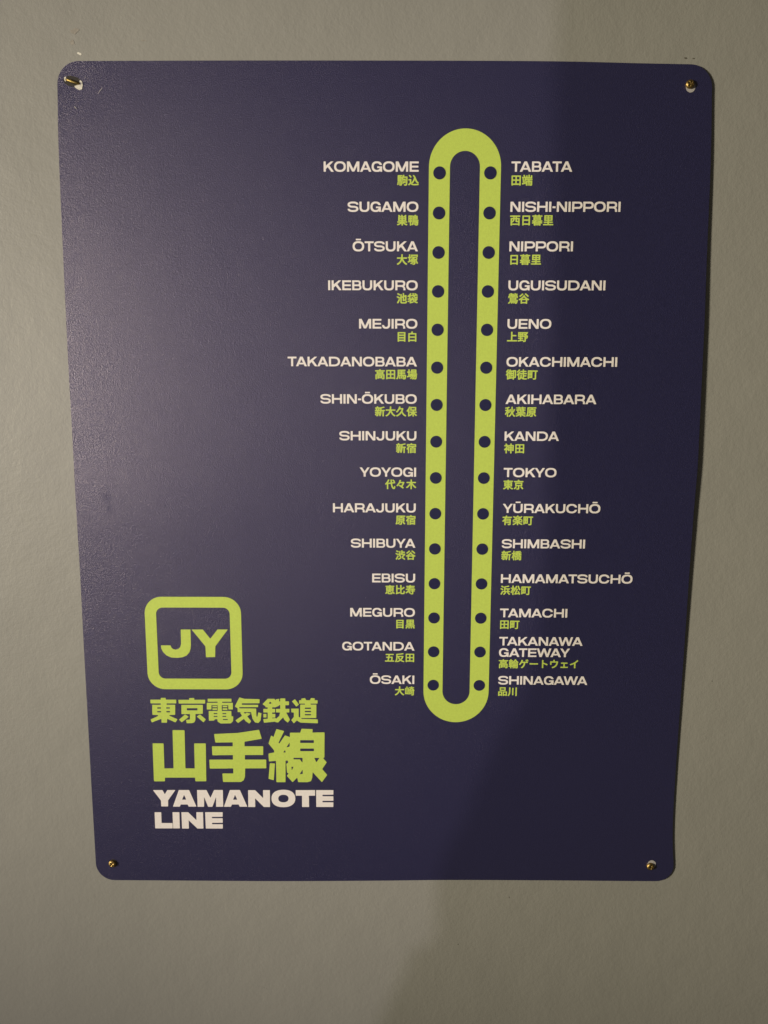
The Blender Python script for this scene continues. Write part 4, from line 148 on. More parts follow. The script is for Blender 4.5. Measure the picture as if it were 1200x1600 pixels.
  '鶯': '928 250 822 251 815 253 812 259 813 403 816 417 822 418 853 407 916 407 941 415 949 428 950 584 947 603 941 610 927 616 900 647 860 678 863 691 935 766 937 778 935 791 922 801 859 824 828 816 800 791 772 746 759 736 757 747 767 766 769 797 774 816 772 853 766 860 741 868 684 868 659 860 653 854 648 822 641 813 628 813 584 825 552 816 528 777 516 766 515 753 504 734 497 728 484 726 477 734 478 741 484 748 516 766 510 791 503 798 459 817 434 824 403 812 389 797 384 787 378 783 376 803 381 841 379 853 373 859 347 868 291 868 266 860 259 854 255 816 247 808 197 824 184 824 159 816 125 766 78 722 75 709 78 696 127 659 126 653 102 641 89 622 59 610 51 597 50 434 53 422 59 415 84 407 134 406 153 408 173 416 182 428 181 441 174 466 176 509 184 518 228 518 253 525 403 525 416 524 423 516 416 503 403 500 253 500 222 507 209 500 202 491 202 459 193 428 193 109 191 102 184 100 166 98 141 87 97 19 61 -9 39 -22 27 -34 26 -53 32 -66 78 -98 103 -106 116 -104 147 -92 178 -75 218 -34 236 -9 254 28 257 66 266 68 274 66 276 59 275 34 292 -22 294 -47 303 -78 309 -85 328 -92 341 -92 397 -79 416 -72 422 -66 424 -22 417 16 402 59 404 66 409 68 429 66 439 22 478 -66 484 -72 516 -81 586 -59 598 -47 598 -22 591 -3 552 59 554 66 572 69 590 66 590 41 640 -41 657 -59 665 -91 672 -97 703 -106 803 -106 853 -92 867 -84 881 -72 898 -41 918 41 934 147 972 159 981 172 979 234 972 241 953 248/322 145 315 153 318 159 334 162 872 162 890 159 894 153 884 146 872 144/322 239 315 247 318 253 334 256 753 256 766 254 775 247 771 241 753 238/809 439 801 459 806 478 804 491 797 500 784 507 753 500 559 500 541 503 538 509 546 522 559 525 753 525 778 518 816 518 824 509 825 478 830 459 822 439 816 435/322 414 315 422 318 428 334 431 672 431 682 428 685 422 678 414 666 413/322 326 315 334 318 341 334 344 672 343 682 341 685 334 678 326 666 325/553 662 550 666 593 703 638 772 647 777 653 775 656 759 648 734 625 697 584 667/159 658 160 666 203 701 223 728 232 753 241 766 253 774 259 770 262 759 259 745 218 684 203 671 184 661 172 657/759 -1 742 34 728 53 729 59 753 62 779 59 781 41 773 9 766 -2/484 657 451 684 452 691 459 698 468 697 504 666 503 659 497 656/691 613 685 616 684 622 703 640 709 641 731 628 740 622 741 616',
  '黒': '100 -103 122 -106 147 -98 197 -49 236 9 261 59 269 91 265 122 284 125 347 122 354 128 366 131 403 130 416 122 503 125 553 122 566 130 603 133 619 128 621 122 603 117 584 119 566 116 553 121 547 119 528 106 519 91 521 59 554 -34 565 -72 577 -91 597 -98 634 -93 684 -79 693 -72 699 -59 698 -22 673 53 645 116 645 122 659 125 716 125 734 122 734 116 722 104 719 97 721 78 772 17 853 -97 878 -106 891 -104 972 -72 978 -66 981 -41 973 -22 918 53 894 78 865 116 866 122 872 124 947 126 972 134 978 140 981 153 981 209 979 222 973 228 941 237 584 238 572 243 569 253 572 270 584 275 866 275 897 284 904 291 906 359 898 372 878 379 584 381 574 384 570 391 572 401 584 406 834 406 866 415 872 421 875 441 875 803 872 816 866 822 834 831 178 831 159 829 141 822 134 816 131 791 131 441 134 421 141 415 172 406 416 406 428 401 430 391 426 384 416 381 134 379 115 372 107 359 109 291 116 284 147 275 416 275 428 270 431 253 428 243 416 238 66 237 34 229 28 223 25 197 25 153 28 140 34 134 53 127 122 124 130 116 111 72 92 41 75 16 32 -28 26 -41 26 -59 33 -72/578 520 570 528 569 541 570 559 578 568 722 569 732 566 736 559 736 528 728 520/278 520 270 528 269 541 270 559 278 568 416 569 426 566 430 559 430 528 422 520/578 676 570 684 569 697 570 709 578 718 722 719 732 716 736 709 736 684 728 676/278 676 270 684 269 697 270 709 278 718 416 719 426 716 430 709 430 684 422 676|356 -97 372 -99 391 -94 428 -92 447 -85 460 -72 462 -3 457 22 456 47 441 103 422 119 416 121 397 113 372 113 347 121 328 111 315 97 313 72 324 3 326 -53 334 -85 341 -91',
}
# title lettering, outlines in 1/100 mm on the sign face (x right, y down)
TITLE = {
  '山': '-12769 15927 -12796 17257 -12792 17309 -12797 17468 -12806 17490 -13347 17496 -13357 17486 -13363 17453 -13372 17307 -13384 17294 -13406 17292 -14906 17302 -14917 17306 -14925 17322 -14933 17486 -14947 17505 -15472 17510 -15497 17501 -15503 17407 -15484 15449 -15475 15437 -15455 15434 -14951 15432 -14926 15440 -14921 15550 -14936 16783 -14927 16795 -14908 16798 -14473 16791 -14464 16775 -14461 16693 -14432 14814 -14428 14728 -14420 14712 -14305 14707 -14250 14713 -13988 14711 -13836 14717 -13819 14730 -13848 16643 -13847 16771 -13840 16787 -13400 16789 -13380 16786 -13370 16774 -13354 15536 -13350 15443 -13342 15427 -12767 15424 -12760 15446',
  '手': '-10342 16771 -10749 16774 -10775 16783 -10794 17239 -10869 17433 -11004 17521 -11925 17526 -11937 17480 -11954 17070 -11928 17061 -11402 17055 -11391 17032 -11388 16786 -11409 16778 -11650 16779 -11711 16785 -12580 16794 -12592 16781 -12597 16735 -12605 16321 -12595 16309 -12576 16306 -11401 16298 -11391 16291 -11387 16273 -11383 16064 -11394 16051 -11416 16050 -12151 16060 -12206 16066 -12428 16064 -12437 16052 -12442 15994 -12445 15594 -12435 15583 -12416 15580 -11398 15574 -11383 15565 -11379 15554 -11374 15380 -11381 15364 -11403 15360 -12016 15369 -12065 15375 -12257 15373 -12268 15350 -12311 14964 -12308 14921 -12237 14909 -11100 14850 -10092 14686 -10027 14677 -10011 14680 -9889 15135 -9892 15159 -10746 15317 -10763 15325 -10771 15342 -10776 15545 -10772 15562 -10763 15569 -9849 15566 -9830 15568 -9821 15580 -9829 16009 -9831 16026 -9840 16038 -10742 16046 -10758 16048 -10770 16057 -10777 16270 -10774 16287 -10764 16294 -9706 16290 -9680 16298 -9685 16736 -9694 16763',
  '線': '-7833 14609 -7322 14627 -7283 14631 -7276 14637 -7275 14647 -7290 14799 -7287 14808 -7279 14812 -6745 14800 -6686 14800 -6672 14808 -6669 14827 -6672 15109 -6675 15159 -6687 16133 -6695 16155 -6744 16190 -6750 16204 -6726 16237 -6580 16410 -6574 16424 -6583 16443 -6793 16768 -6803 16790 -6801 16800 -6787 16819 -6566 17098 -6560 17110 -6561 17120 -6793 17457 -6819 17494 -6829 17500 -6841 17496 -6863 17473 -7153 17140 -7280 16980 -7292 16972 -7299 16976 -7302 16989 -7322 17247 -7384 17437 -7390 17450 -7400 17458 -7577 17514 -8046 17516 -8055 17510 -8059 17499 -8094 17293 -8099 17280 -8106 17277 -8121 17289 -8327 17502 -8337 17510 -8346 17511 -8374 17485 -8635 17177 -8632 17161 -8556 17064 -8548 17048 -8556 17034 -8616 16998 -8624 16981 -8651 16525 -8641 16507 -8563 16454 -8556 16435 -8565 16358 -8572 16342 -8587 16338 -8675 16339 -8685 16346 -8688 16365 -8709 17510 -8715 17518 -8731 17521 -9152 17524 -9170 17521 -9177 17506 -9179 17432 -9179 16448 -9182 16368 -9188 16360 -9197 16359 -9529 16389 -9541 16380 -9544 16354 -9555 15980 -9552 15964 -9532 15954 -9272 15898 -9261 15892 -9256 15883 -9264 15800 -9270 15778 -9517 15454 -9541 15416 -9538 15397 -9405 14991 -9396 14982 -9387 14984 -9298 15054 -9289 15058 -9280 15056 -9131 14650 -9120 14635 -9108 14634 -9057 14648 -8762 14729 -8741 14738 -8737 14746 -8742 14762 -9026 15356 -9028 15369 -9023 15378 -9001 15402 -8990 15407 -8975 15394 -8732 15025 -8697 14976 -8676 14976 -8470 15052 -8449 15055 -8443 15049 -8441 15039 -8438 14846 -8430 14828 -8412 14825 -7921 14821 -7912 14815 -7907 14805 -7846 14621/-7905 15226 -7917 15236 -7919 15258 -7920 15360 -7916 15372 -7907 15376 -7243 15373 -7228 15370 -7222 15359 -7220 15238 -7224 15227 -7233 15222/-7912 15680 -7924 15690 -7925 15713 -7926 15805 -7922 15817 -7913 15822 -7242 15819 -7227 15816 -7221 15804 -7219 15693 -7223 15681 -7232 15676/-8265 16186 -8274 16193 -8275 16209 -8266 16257 -8254 16270 -7968 16270 -7950 16273 -7936 16287 -7834 16433 -7826 16441 -7817 16437 -7812 16207 -7813 16194 -7819 16186 -7840 16183/-7192 16187 -7201 16194 -7198 16213 -7116 16401 -7104 16413 -7089 16400 -6964 16221 -6949 16195 -6954 16186 -6966 16185/-7828 16850 -7850 16878 -7956 17051 -7963 17067 -7961 17074 -7946 17077 -7843 17061 -7822 17057 -7812 17050 -7809 17037 -7818 16867 -7822 16852/-8472 15372 -8487 15391 -8612 15596 -8618 15608 -8614 15617 -8590 15613 -8490 15580 -8468 15566 -8464 15547 -8462 15391 -8464 15375/-8378 16674 -8387 16679 -8391 16690 -8382 16844 -8375 16858 -8368 16854 -8356 16833 -8288 16683 -8291 16677 -8300 16673/-8713 15777 -8726 15788 -8785 15877 -8790 15890 -8788 15896 -8697 15893 -8679 15889 -8673 15884 -8673 15870 -8698 15793 -8704 15781|-9485 16488 -9269 16499 -9245 16503 -9236 16512 -9309 17384 -9313 17406 -9322 17413 -9563 17345 -9575 17339 -9581 17328 -9499 16514 -9495 16497',
  '東': '-14953 12984 -14723 12982 -14714 12995 -14709 13070 -14697 13080 -14199 13078 -14181 13083 -14185 13259 -14193 13275 -14663 13279 -14677 13285 -14680 13297 -14681 13341 -14669 13350 -14262 13349 -14251 13350 -14244 13356 -14265 13878 -14271 13883 -14310 13887 -14546 13902 -14557 13907 -14560 13923 -14558 13935 -14548 13943 -14165 14121 -14163 14129 -14168 14141 -14260 14289 -14283 14287 -14673 14105 -14682 14116 -14698 14297 -14708 14310 -14971 14309 -14975 14302 -14978 14266 -14978 14142 -14982 14111 -14989 14106 -15455 14295 -15470 14297 -15477 14289 -15526 14157 -15523 14141 -15163 13965 -15149 13950 -15137 13914 -15145 13905 -15179 13901 -15381 13893 -15419 13888 -15425 13884 -15426 13740 -15411 13362 -15404 13356 -15392 13354 -14989 13352 -14976 13342 -14973 13298 -14976 13286 -14990 13281 -15484 13282 -15492 13273 -15495 13241 -15496 13094 -15489 13086 -15476 13084 -14974 13080 -14964 13068 -14961 12996/-15159 13690 -15168 13698 -15170 13718 -15170 13750 -15162 13759 -14998 13759 -14986 13756 -14981 13749 -14979 13701 -14987 13689/-15151 13490 -15159 13499 -15161 13519 -15161 13551 -15153 13559 -14990 13560 -14978 13557 -14973 13550 -14971 13502 -14979 13489/-14694 13687 -14703 13696 -14705 13716 -14705 13748 -14697 13757 -14541 13757 -14529 13754 -14524 13747 -14522 13699 -14530 13686/-14694 13487 -14703 13496 -14704 13516 -14705 13548 -14697 13557 -14541 13557 -14529 13554 -14524 13547 -14522 13499 -14530 13487',
  '京': '-12853 13766 -12854 13814 -12864 13827 -13158 13838 -13219 13843 -13229 13848 -13244 14169 -13287 14253 -13314 14292 -13434 14332 -13689 14333 -13697 14328 -13701 14316 -13720 14167 -13702 14158 -13541 14135 -13523 14126 -13511 13854 -13516 13847 -13527 13844 -13927 13846 -13945 13840 -13929 13365 -13923 13357 -13909 13355 -12848 13350 -12842 13355 -12840 13367/-13649 13530 -13658 13539 -13660 13559 -13662 13635 -13653 13647 -13143 13646 -13130 13644 -13123 13636 -13119 13540 -13128 13527|-13510 12989 -13273 12987 -13264 12999 -13265 13071 -13253 13080 -12722 13079 -12715 13084 -12713 13096 -12719 13267 -12726 13275 -12740 13277 -14051 13283 -14059 13274 -14063 13254 -14071 13099 -14064 13087 -13534 13082 -13522 13072 -13518 13001|-13765 13871 -13749 13872 -13592 13978 -13582 13988 -13582 13998 -13936 14282 -13951 14285 -14066 14161 -14073 14149 -14072 14141|-12718 14139 -12825 14272 -12837 14282 -12845 14282 -13148 13994 -13162 13976 -13163 13968 -13026 13879 -12995 13865 -12725 14112 -12715 14126',
  '電': '-11739 13364 -11865 13364 -11877 13370 -11885 13665 -11874 13671 -11417 13669 -11402 13674 -11399 13955 -11391 13960 -11315 13961 -11306 13970 -11332 14215 -11378 14267 -11441 14328 -11454 14334 -11958 14344 -11984 14331 -12109 14247 -12116 14219 -12121 14123 -12130 14113 -12259 14115 -12289 14179 -12296 14185 -12506 14195 -12548 14195 -12556 14190 -12558 14093 -12552 13681 -12539 13675 -12101 13671 -12096 13659 -12088 13375 -12092 13367 -12100 13366 -12397 13368 -12403 13381 -12409 13580 -12414 13592 -12636 13595 -12643 13591 -12645 13582 -12633 13243 -12617 13237 -12092 13234 -12083 13224 -12082 13192 -12086 13180 -12095 13178 -12581 13179 -12586 13163 -12582 13036 -12577 13024 -11380 13017 -11375 13037 -11379 13161 -11385 13173 -11844 13177 -11853 13187 -11854 13223 -11850 13231 -11842 13233 -11317 13232 -11313 13252 -11321 13575 -11326 13587 -11544 13589 -11549 13576 -11546 13368 -11557 13363/-11837 14105 -11842 14113 -11843 14149 -11834 14159 -11610 14158 -11601 14156 -11596 14148 -11595 14112 -11604 14102/-11851 13936 -11856 13945 -11857 13981 -11849 13991 -11681 13990 -11672 13988 -11668 13980 -11667 13944 -11676 13935/-11846 13785 -11852 13793 -11853 13829 -11844 13839 -11677 13838 -11668 13836 -11663 13828 -11662 13792 -11671 13783/-12296 13787 -12301 13795 -12302 13831 -12293 13841 -12126 13840 -12117 13839 -12113 13830 -12112 13795 -12120 13785/-12300 13939 -12306 13947 -12307 13984 -12298 13993 -12130 13993 -12122 13991 -12117 13983 -12116 13947 -12125 13937|-11832 13530 -11603 13528 -11598 13540 -11601 13608 -11613 13614 -11834 13614 -11839 13597 -11837 13538|-12350 13532 -12124 13530 -12119 13543 -12122 13611 -12134 13617 -12351 13617 -12356 13600 -12354 13540|-11829 13402 -11603 13399 -11595 13409 -11596 13461 -11601 13469 -11609 13470 -11826 13471 -11835 13462 -11833 13410|-12346 13405 -12120 13403 -12115 13411 -12118 13467 -12130 13473 -12347 13473 -12352 13460 -12350 13413',
  '気': '-10914 13531 -10367 13532 -10143 13538 -10138 13549 -10135 13593 -10130 13904 -10126 13948 -10112 13968 -10092 13984 -10085 13984 -10081 13978 -10035 13760 -10029 13748 -10015 13746 -9890 13778 -9875 13783 -9868 13791 -9915 14123 -9928 14179 -10023 14294 -10042 14310 -10198 14278 -10213 14270 -10329 14093 -10390 13778 -10408 13734 -10429 13728 -10748 13730 -10768 13736 -10762 13752 -10709 13814 -10695 13811 -10627 13764 -10612 13759 -10446 13805 -10422 13818 -10433 13834 -10582 13947 -10592 13959 -10588 13971 -10404 14206 -10413 14226 -10497 14338 -10508 14337 -10531 14323 -10681 14221 -10765 14093 -10780 14098 -11068 14315 -11087 14304 -11194 14188 -11201 14174 -11190 14160 -10875 13938 -10865 13924 -10953 13765 -10947 13756 -10887 13736 -10908 13731 -11075 13728 -11081 13713 -11079 13522 -11201 13443 -11212 13431 -11205 13407 -10972 12949 -10953 12947 -10731 13020 -10041 13033 -9954 13039 -9948 13058 -9955 13185 -9961 13245 -9970 13254 -10832 13259 -10845 13261 -10852 13269 -10854 13325 -10852 13333 -10841 13339 -10040 13336 -10032 13343 -10031 13357 -10033 13449 -10041 13461 -10977 13468 -10985 13470 -10991 13481 -10992 13517 -10987 13528',
  '鉄': '-8893 12993 -8652 12991 -8644 13004 -8645 13131 -8640 13146 -8473 13148 -8458 13156 -8461 13339 -8476 13347 -8643 13351 -8649 13366 -8652 13529 -8649 13541 -8639 13547 -8464 13546 -8453 13549 -8448 13556 -8453 13732 -8467 13738 -8597 13739 -8607 13748 -8434 14107 -8429 14123 -8435 14139 -8522 14266 -8533 14279 -8541 14280 -8700 14149 -8760 14017 -8772 14007 -9032 14278 -9161 14260 -9169 14256 -9180 14237 -9187 14234 -9703 14288 -9741 14291 -9752 14288 -9784 14123 -9783 14105 -9756 14097 -9584 14083 -9566 14077 -9560 14069 -9553 13761 -9556 13749 -9566 13744 -9768 13741 -9773 13726 -9768 13563 -9764 13556 -9752 13553 -9558 13551 -9549 13538 -9548 13482 -9550 13474 -9560 13468 -9655 13466 -9660 13459 -9661 13415 -9665 13403 -9796 13311 -9803 13300 -9801 13292 -9554 13032 -9532 13016 -9206 13013 -9191 13021 -9144 13086 -9132 13094 -9121 13054 -9112 13043 -8960 13014 -8952 13020 -8951 13029 -8959 13141 -8951 13149 -8921 13150 -8909 13147 -8904 13136 -8901 13009/-8966 13351 -8974 13357 -8978 13383 -8986 13393 -9154 13464 -9302 13467 -9318 13475 -9320 13533 -9315 13547 -9178 13551 -9170 13560 -9169 13580 -9175 13735 -9190 13741 -9317 13744 -9324 13756 -9324 13810 -9309 13818 -9180 13818 -9169 13823 -9167 13839 -9173 14011 -9187 14017 -9320 14019 -9327 14024 -9330 14036 -9329 14048 -9323 14056 -9146 14042 -9135 14047 -9131 14068 -9124 14072 -8996 13956 -8966 13922 -8930 13766 -8931 13744 -8946 13740 -9114 13741 -9124 13735 -9126 13719 -9124 13567 -9118 13552 -8928 13548 -8912 13541 -8908 13359 -8920 13350/-9469 13273 -9375 13282 -9369 13278 -9366 13256 -9338 13246 -9414 13165 -9426 13174 -9474 13239 -9477 13266/-9310 13273 -9315 13282 -9313 13293 -9307 13298 -9291 13297 -9290 13285|-9767 13822 -9632 13820 -9618 13826 -9619 13990 -9625 14009 -9758 14012 -9776 14006 -9775 13838',
  '道': '-7442 14088 -7018 14100 -7011 14112 -7005 14288 -7008 14304 -7022 14310 -7882 14282 -7897 14277 -8075 14168 -8090 14176 -8220 14311 -8233 14316 -8244 14307 -8356 14151 -8353 14135 -8231 13990 -8226 13966 -8223 13746 -8236 13737 -8327 13737 -8341 13731 -8347 13695 -8352 13556 -8350 13541 -8343 13535 -7993 13532 -7975 13538 -7978 13953 -7969 13969 -7924 14001 -7912 14007 -7905 14002 -7892 13326 -7888 13319 -7876 13316 -7660 13315 -7650 13309 -7647 13297 -7648 13271 -7659 13264 -7929 13265 -7947 13259 -7945 13094 -7934 13086 -7820 13083 -7817 13071 -7844 13016 -7837 13004 -7648 12968 -7637 12977 -7591 13070 -7581 13081 -7411 13083 -7399 13081 -7391 13073 -7346 12977 -7333 12965 -7163 12979 -7141 12984 -7137 12992 -7165 13068 -7161 13080 -7020 13081 -7008 13091 -7009 13242 -7016 13258 -7345 13262 -7359 13268 -7362 13280 -7360 13306 -7349 13313 -7087 13312 -7072 13320 -7081 14024 -7099 14030 -7837 14034 -7860 14040 -7846 14056 -7803 14082/-7647 13475 -7656 13488 -7657 13528 -7654 13540 -7644 13545 -7363 13544 -7352 13541 -7346 13530 -7346 13483 -7358 13473/-7649 13651 -7658 13664 -7659 13704 -7657 13716 -7646 13721 -7365 13720 -7354 13717 -7348 13706 -7348 13658 -7361 13649/-7651 13822 -7660 13831 -7661 13871 -7659 13883 -7648 13889 -7367 13888 -7356 13885 -7350 13874 -7350 13830 -7363 13820|-8157 13033 -8145 13041 -7956 13310 -7957 13318 -7969 13330 -8090 13419 -8106 13411 -8302 13153 -8295 13137 -8172 13041',
  'Y': '-15571 17992 -15092 17988 -15074 18008 -14982 18201 -14973 18211 -14958 18201 -14836 17997 -14826 17987 -14437 17983 -14424 17984 -14420 17990 -14814 18559 -14827 18888 -14840 18894 -15164 18896 -15178 18894 -15183 18884 -15186 18619 -15191 18562 -15566 18012 -15573 17997',
  'A': '-14233 17984 -13721 17979 -13703 17985 -13367 18871 -13362 18887 -13365 18897 -13754 18901 -13765 18890 -13807 18790 -13816 18784 -13829 18783 -14157 18786 -14171 18800 -14216 18892 -14228 18904 -14557 18906 -14570 18902 -14570 18890 -14550 18833 -14243 18001/-13974 18266 -13982 18270 -13992 18289 -14082 18508 -14076 18514 -14068 18515 -13881 18512 -13876 18502 -13890 18464 -13965 18280',
  'M': '-11961 18247 -11963 18424 -11960 18452 -11964 18604 -11961 18637 -11965 18789 -11962 18822 -11964 18888 -11971 18898 -12317 18902 -12334 18896 -12322 18407 -12323 18387 -12328 18385 -12337 18402 -12523 18892 -12529 18901 -12733 18905 -12751 18898 -12917 18425 -12934 18386 -12938 18388 -12941 18411 -12960 18900 -12973 18906 -13275 18908 -13288 18907 -13293 18901 -13296 18830 -13293 18455 -13296 18432 -13292 18054 -13296 18026 -13294 17988 -13287 17978 -12810 17976 -12801 17990 -12671 18281 -12616 18395 -12607 18391 -12601 18380 -12423 17997 -12413 17978 -12403 17972 -11966 17970 -11960 17980 -11961 18051 -11958 18074',
  'A2': '-11589 17968 -11091 17963 -11073 17970 -10721 18862 -10715 18881 -10718 18890 -11102 18894 -11115 18880 -11160 18774 -11169 18768 -11183 18767 -11506 18770 -11517 18781 -11562 18890 -11572 18897 -11904 18900 -11922 18896 -11922 18883 -11879 18760 -11599 17982/-11333 18250 -11337 18251 -11346 18267 -11438 18496 -11432 18502 -11424 18503 -11238 18501 -11232 18490 -11241 18465 -11326 18259',
  'N': '-10646 17972 -10292 17970 -9890 18400 -9885 18397 -9883 18383 -9880 18208 -9883 18170 -9877 17971 -9859 17965 -9531 17965 -9526 17980 -9530 18182 -9526 18215 -9535 18651 -9531 18688 -9537 18894 -9555 18900 -9856 18899 -10293 18429 -10300 18437 -10301 18471 -10302 18527 -10298 18556 -10303 18764 -10299 18797 -10304 18898 -10322 18904 -10660 18904 -10665 18890 -10660 18691 -10664 18657 -10653 18222 -10657 18189 -10652 17996 -10652 17982',
  'O': '-8280 18659 -8317 18712 -8384 18777 -8455 18823 -8500 18844 -8580 18873 -8678 18894 -8798 18904 -8966 18901 -9037 18891 -9103 18876 -9182 18848 -9226 18827 -9296 18782 -9359 18721 -9392 18673 -9413 18636 -9430 18588 -9447 18508 -9450 18399 -9444 18342 -9433 18290 -9405 18215 -9373 18163 -9348 18129 -9283 18067 -9227 18030 -9162 17999 -9086 17972 -9020 17956 -8883 17941 -8773 17940 -8702 17944 -8632 17954 -8566 17968 -8487 17996 -8443 18017 -8372 18062 -8306 18128 -8256 18208 -8230 18283 -8221 18335 -8218 18444 -8223 18501 -8234 18553 -8262 18629/-8879 18220 -8950 18235 -8994 18254 -9037 18283 -9072 18326 -9096 18397 -9097 18454 -9084 18510 -9066 18545 -9037 18576 -8987 18608 -8939 18624 -8877 18634 -8793 18634 -8731 18623 -8682 18606 -8632 18574 -8606 18548 -8592 18526 -8567 18455 -8567 18389 -8580 18342 -8598 18308 -8624 18279 -8654 18257 -8707 18233 -8786 18218',
  'T': '-8187 17957 -7206 17949 -7189 17955 -7190 18239 -7195 18258 -7497 18262 -7511 18269 -7513 18350 -7509 18383 -7510 18766 -7506 18799 -7507 18870 -7512 18885 -7854 18889 -7872 18883 -7867 18272 -7881 18265 -8183 18264 -8188 18255 -8191 18174 -8190 18052 -8193 17976',
  'E': '-6649 18285 -6265 18283 -6247 18289 -6247 18522 -6254 18537 -6793 18542 -6806 18547 -6809 18568 -6809 18610 -6804 18620 -6798 18622 -6254 18620 -6248 18635 -6252 18873 -6270 18879 -7129 18882 -7135 18868 -7133 18669 -7137 18636 -7132 18201 -7136 18163 -7131 17955 -7114 17949 -6248 17946 -6243 17955 -6243 17969 -6245 18186 -6250 18200 -6794 18206 -6803 18212 -6805 18223 -6805 18275 -6799 18285',
  'L': '-15539 19224 -15208 19222 -15203 19231 -15201 19293 -15206 19751 -15202 19820 -15185 19825 -14641 19824 -14635 19834 -14634 19910 -14638 20030 -14635 20064 -14639 20118 -14657 20124 -15546 20127 -15550 20117 -15552 20050 -15548 19945 -15551 19921 -15547 19816 -15550 19792 -15546 19687 -15549 19663 -15545 19558 -15548 19534 -15544 19429 -15547 19405 -15543 19300 -15546 19272 -15544 19233',
  'I': '-14606 19218 -14275 19214 -14262 19215 -14257 19221 -14255 19306 -14260 19578 -14257 19607 -14264 20033 -14260 20061 -14263 20109 -14269 20120 -14599 20123 -14613 20116 -14616 20044 -14612 19944 -14616 19915 -14612 19810 -14615 19786 -14611 19681 -14614 19657 -14611 19552 -14614 19528 -14610 19423 -14613 19399 -14610 19294 -14613 19266 -14611 19228',
  'N2': '-14143 19215 -13800 19213 -13389 19648 -13384 19644 -13381 19630 -13375 19449 -13378 19411 -13369 19214 -13351 19208 -13031 19208 -13026 19218 -13027 19285 -13024 19313 -13029 19466 -13026 19499 -13034 20015 -13030 20049 -13035 20117 -13053 20123 -13347 20122 -13781 19668 -13787 19676 -13789 19719 -13786 19747 -13792 20034 -13788 20068 -13792 20122 -13811 20128 -14141 20128 -14146 20118 -14149 20061 -14146 19970 -14149 19946 -14146 19855 -14149 19831 -14146 19740 -14149 19716 -14146 19625 -14150 19601 -14147 19511 -14150 19487 -14147 19396 -14150 19258 -14149 19225',
  'E2': '-12429 19541 -12034 19538 -12016 19544 -12014 19693 -12016 19779 -12023 19794 -12557 19800 -12563 19802 -12568 19811 -12570 19859 -12568 19870 -12555 19876 -12021 19874 -12015 19889 -12023 20111 -12041 20117 -12902 20120 -12907 20110 -12910 20053 -12907 19962 -12911 19938 -12908 19847 -12912 19823 -12909 19732 -12912 19708 -12910 19618 -12913 19594 -12910 19503 -12914 19479 -12911 19389 -12915 19251 -12912 19211 -12894 19205 -12009 19202 -12004 19212 -12004 19226 -12011 19445 -12017 19459 -12556 19466 -12565 19471 -12567 19482 -12568 19530 -12562 19540',
  'J': '-13621 10768 -13780 10835 -14050 10866 -14301 10852 -14350 10844 -14580 10740 -14742 10566 -14824 10382 -14836 10227 -14832 10220 -14824 10218 -14360 10216 -14352 10225 -14310 10340 -14218 10412 -14097 10438 -13970 10402 -13872 10306 -13823 10143 -13818 9930 -13820 9905 -13816 9779 -13818 9753 -13813 9628 -13816 9602 -13811 9480 -13814 9455 -13810 9397 -13796 9392 -13334 9390 -13329 9392 -13326 9399 -13327 9446 -13324 9464 -13328 9575 -13325 9597 -13331 9967 -13329 9989 -13332 10097 -13330 10122 -13332 10191 -13354 10390 -13421 10576 -13563 10740',
  'Y2': '-13258 9392 -12711 9389 -12683 9421 -12376 9830 -12351 9858 -12339 9851 -11994 9415 -11968 9386 -11467 9384 -11466 9391 -11489 9424 -12105 10258 -12110 10344 -12114 10366 -12128 10714 -12132 10736 -12135 10812 -12139 10819 -12241 10821 -12262 10825 -12469 10826 -12493 10830 -12584 10830 -12594 10826 -12598 10785 -12603 10376 -12608 10260 -13249 9413 -13258 9399',
}
ROMAN = [
  ('KOMAGOME', -64.61, -21.12, 0, 'left'),
  ('SUGAMO', -53.71, -21.12, 1, 'left'),
  ('ŌTSUKA', -51.47, -21.12, 2, 'left'),
  ('IKEBUKURO', -63.01, -21.12, 3, 'left'),
  ('MEJIRO', -48.59, -21.12, 4, 'left'),
  ('TAKADANOBABA', -82.51, -21.12, 5, 'left'),
  ('SHIN-ŌKUBO', -67.13, -21.12, 6, 'left'),
  ('SHINJUKU', -58.21, -21.12, 7, 'left'),
  ('YOYOGI', -48.46, -21.12, 8, 'left'),
  ('HARAJUKU', -61.55, -21.12, 9, 'left'),
  ('SHIBUYA', -52.88, -21.12, 10, 'left'),
  ('EBISU', -42.41, -21.12, 11, 'left'),
  ('MEGURO', -53.34, -21.12, 12, 'left'),
  ('GOTANDA', -57.43, -21.12, 13, 'left'),
  ('ŌSAKI', -43.57, -21.12, 14, 'left'),
  ('TABATA', 21.18, 48.97, 0, 'right'),
  ('NISHI-NIPPORI', 21.18, 71.69, 1, 'right'),
  ('NIPPORI', 21.18, 50.56, 2, 'right'),
  ('UGUISUDANI', 21.18, 66.29, 3, 'right'),
  ('UENO', 21.18, 41.76, 4, 'right'),
  ('OKACHIMACHI', 21.18, 73.37, 5, 'right'),
  ('AKIHABARA', 21.18, 64.38, 6, 'right'),
  ('KANDA', 21.18, 47.26, 7, 'right'),
  ('TOKYO', 21.18, 46.66, 8, 'right'),
  ('YŪRAKUCHŌ', 21.18, 68.54, 9, 'right'),
  ('SHIMBASHI', 21.18, 61.85, 10, 'right'),
  ('HAMAMATSUCHŌ', 21.18, 85.91, 11, 'right'),
  ('TAMACHI', 21.18, 54.55, 12, 'right'),
  ('TAKANAWA', 21.18, 62.81, 13, 'right'),
  ('GATEWAY', 21.18, 56.65, 13, 'right'),
  ('SHINAGAWA', 21.18, 66.03, 14, 'right'),
]

# ---------------------------------------------------------------- helpers
def smooth(t):
    t = min(1.0, max(0.0, t))
    return t * t * (3 - 2 * t)

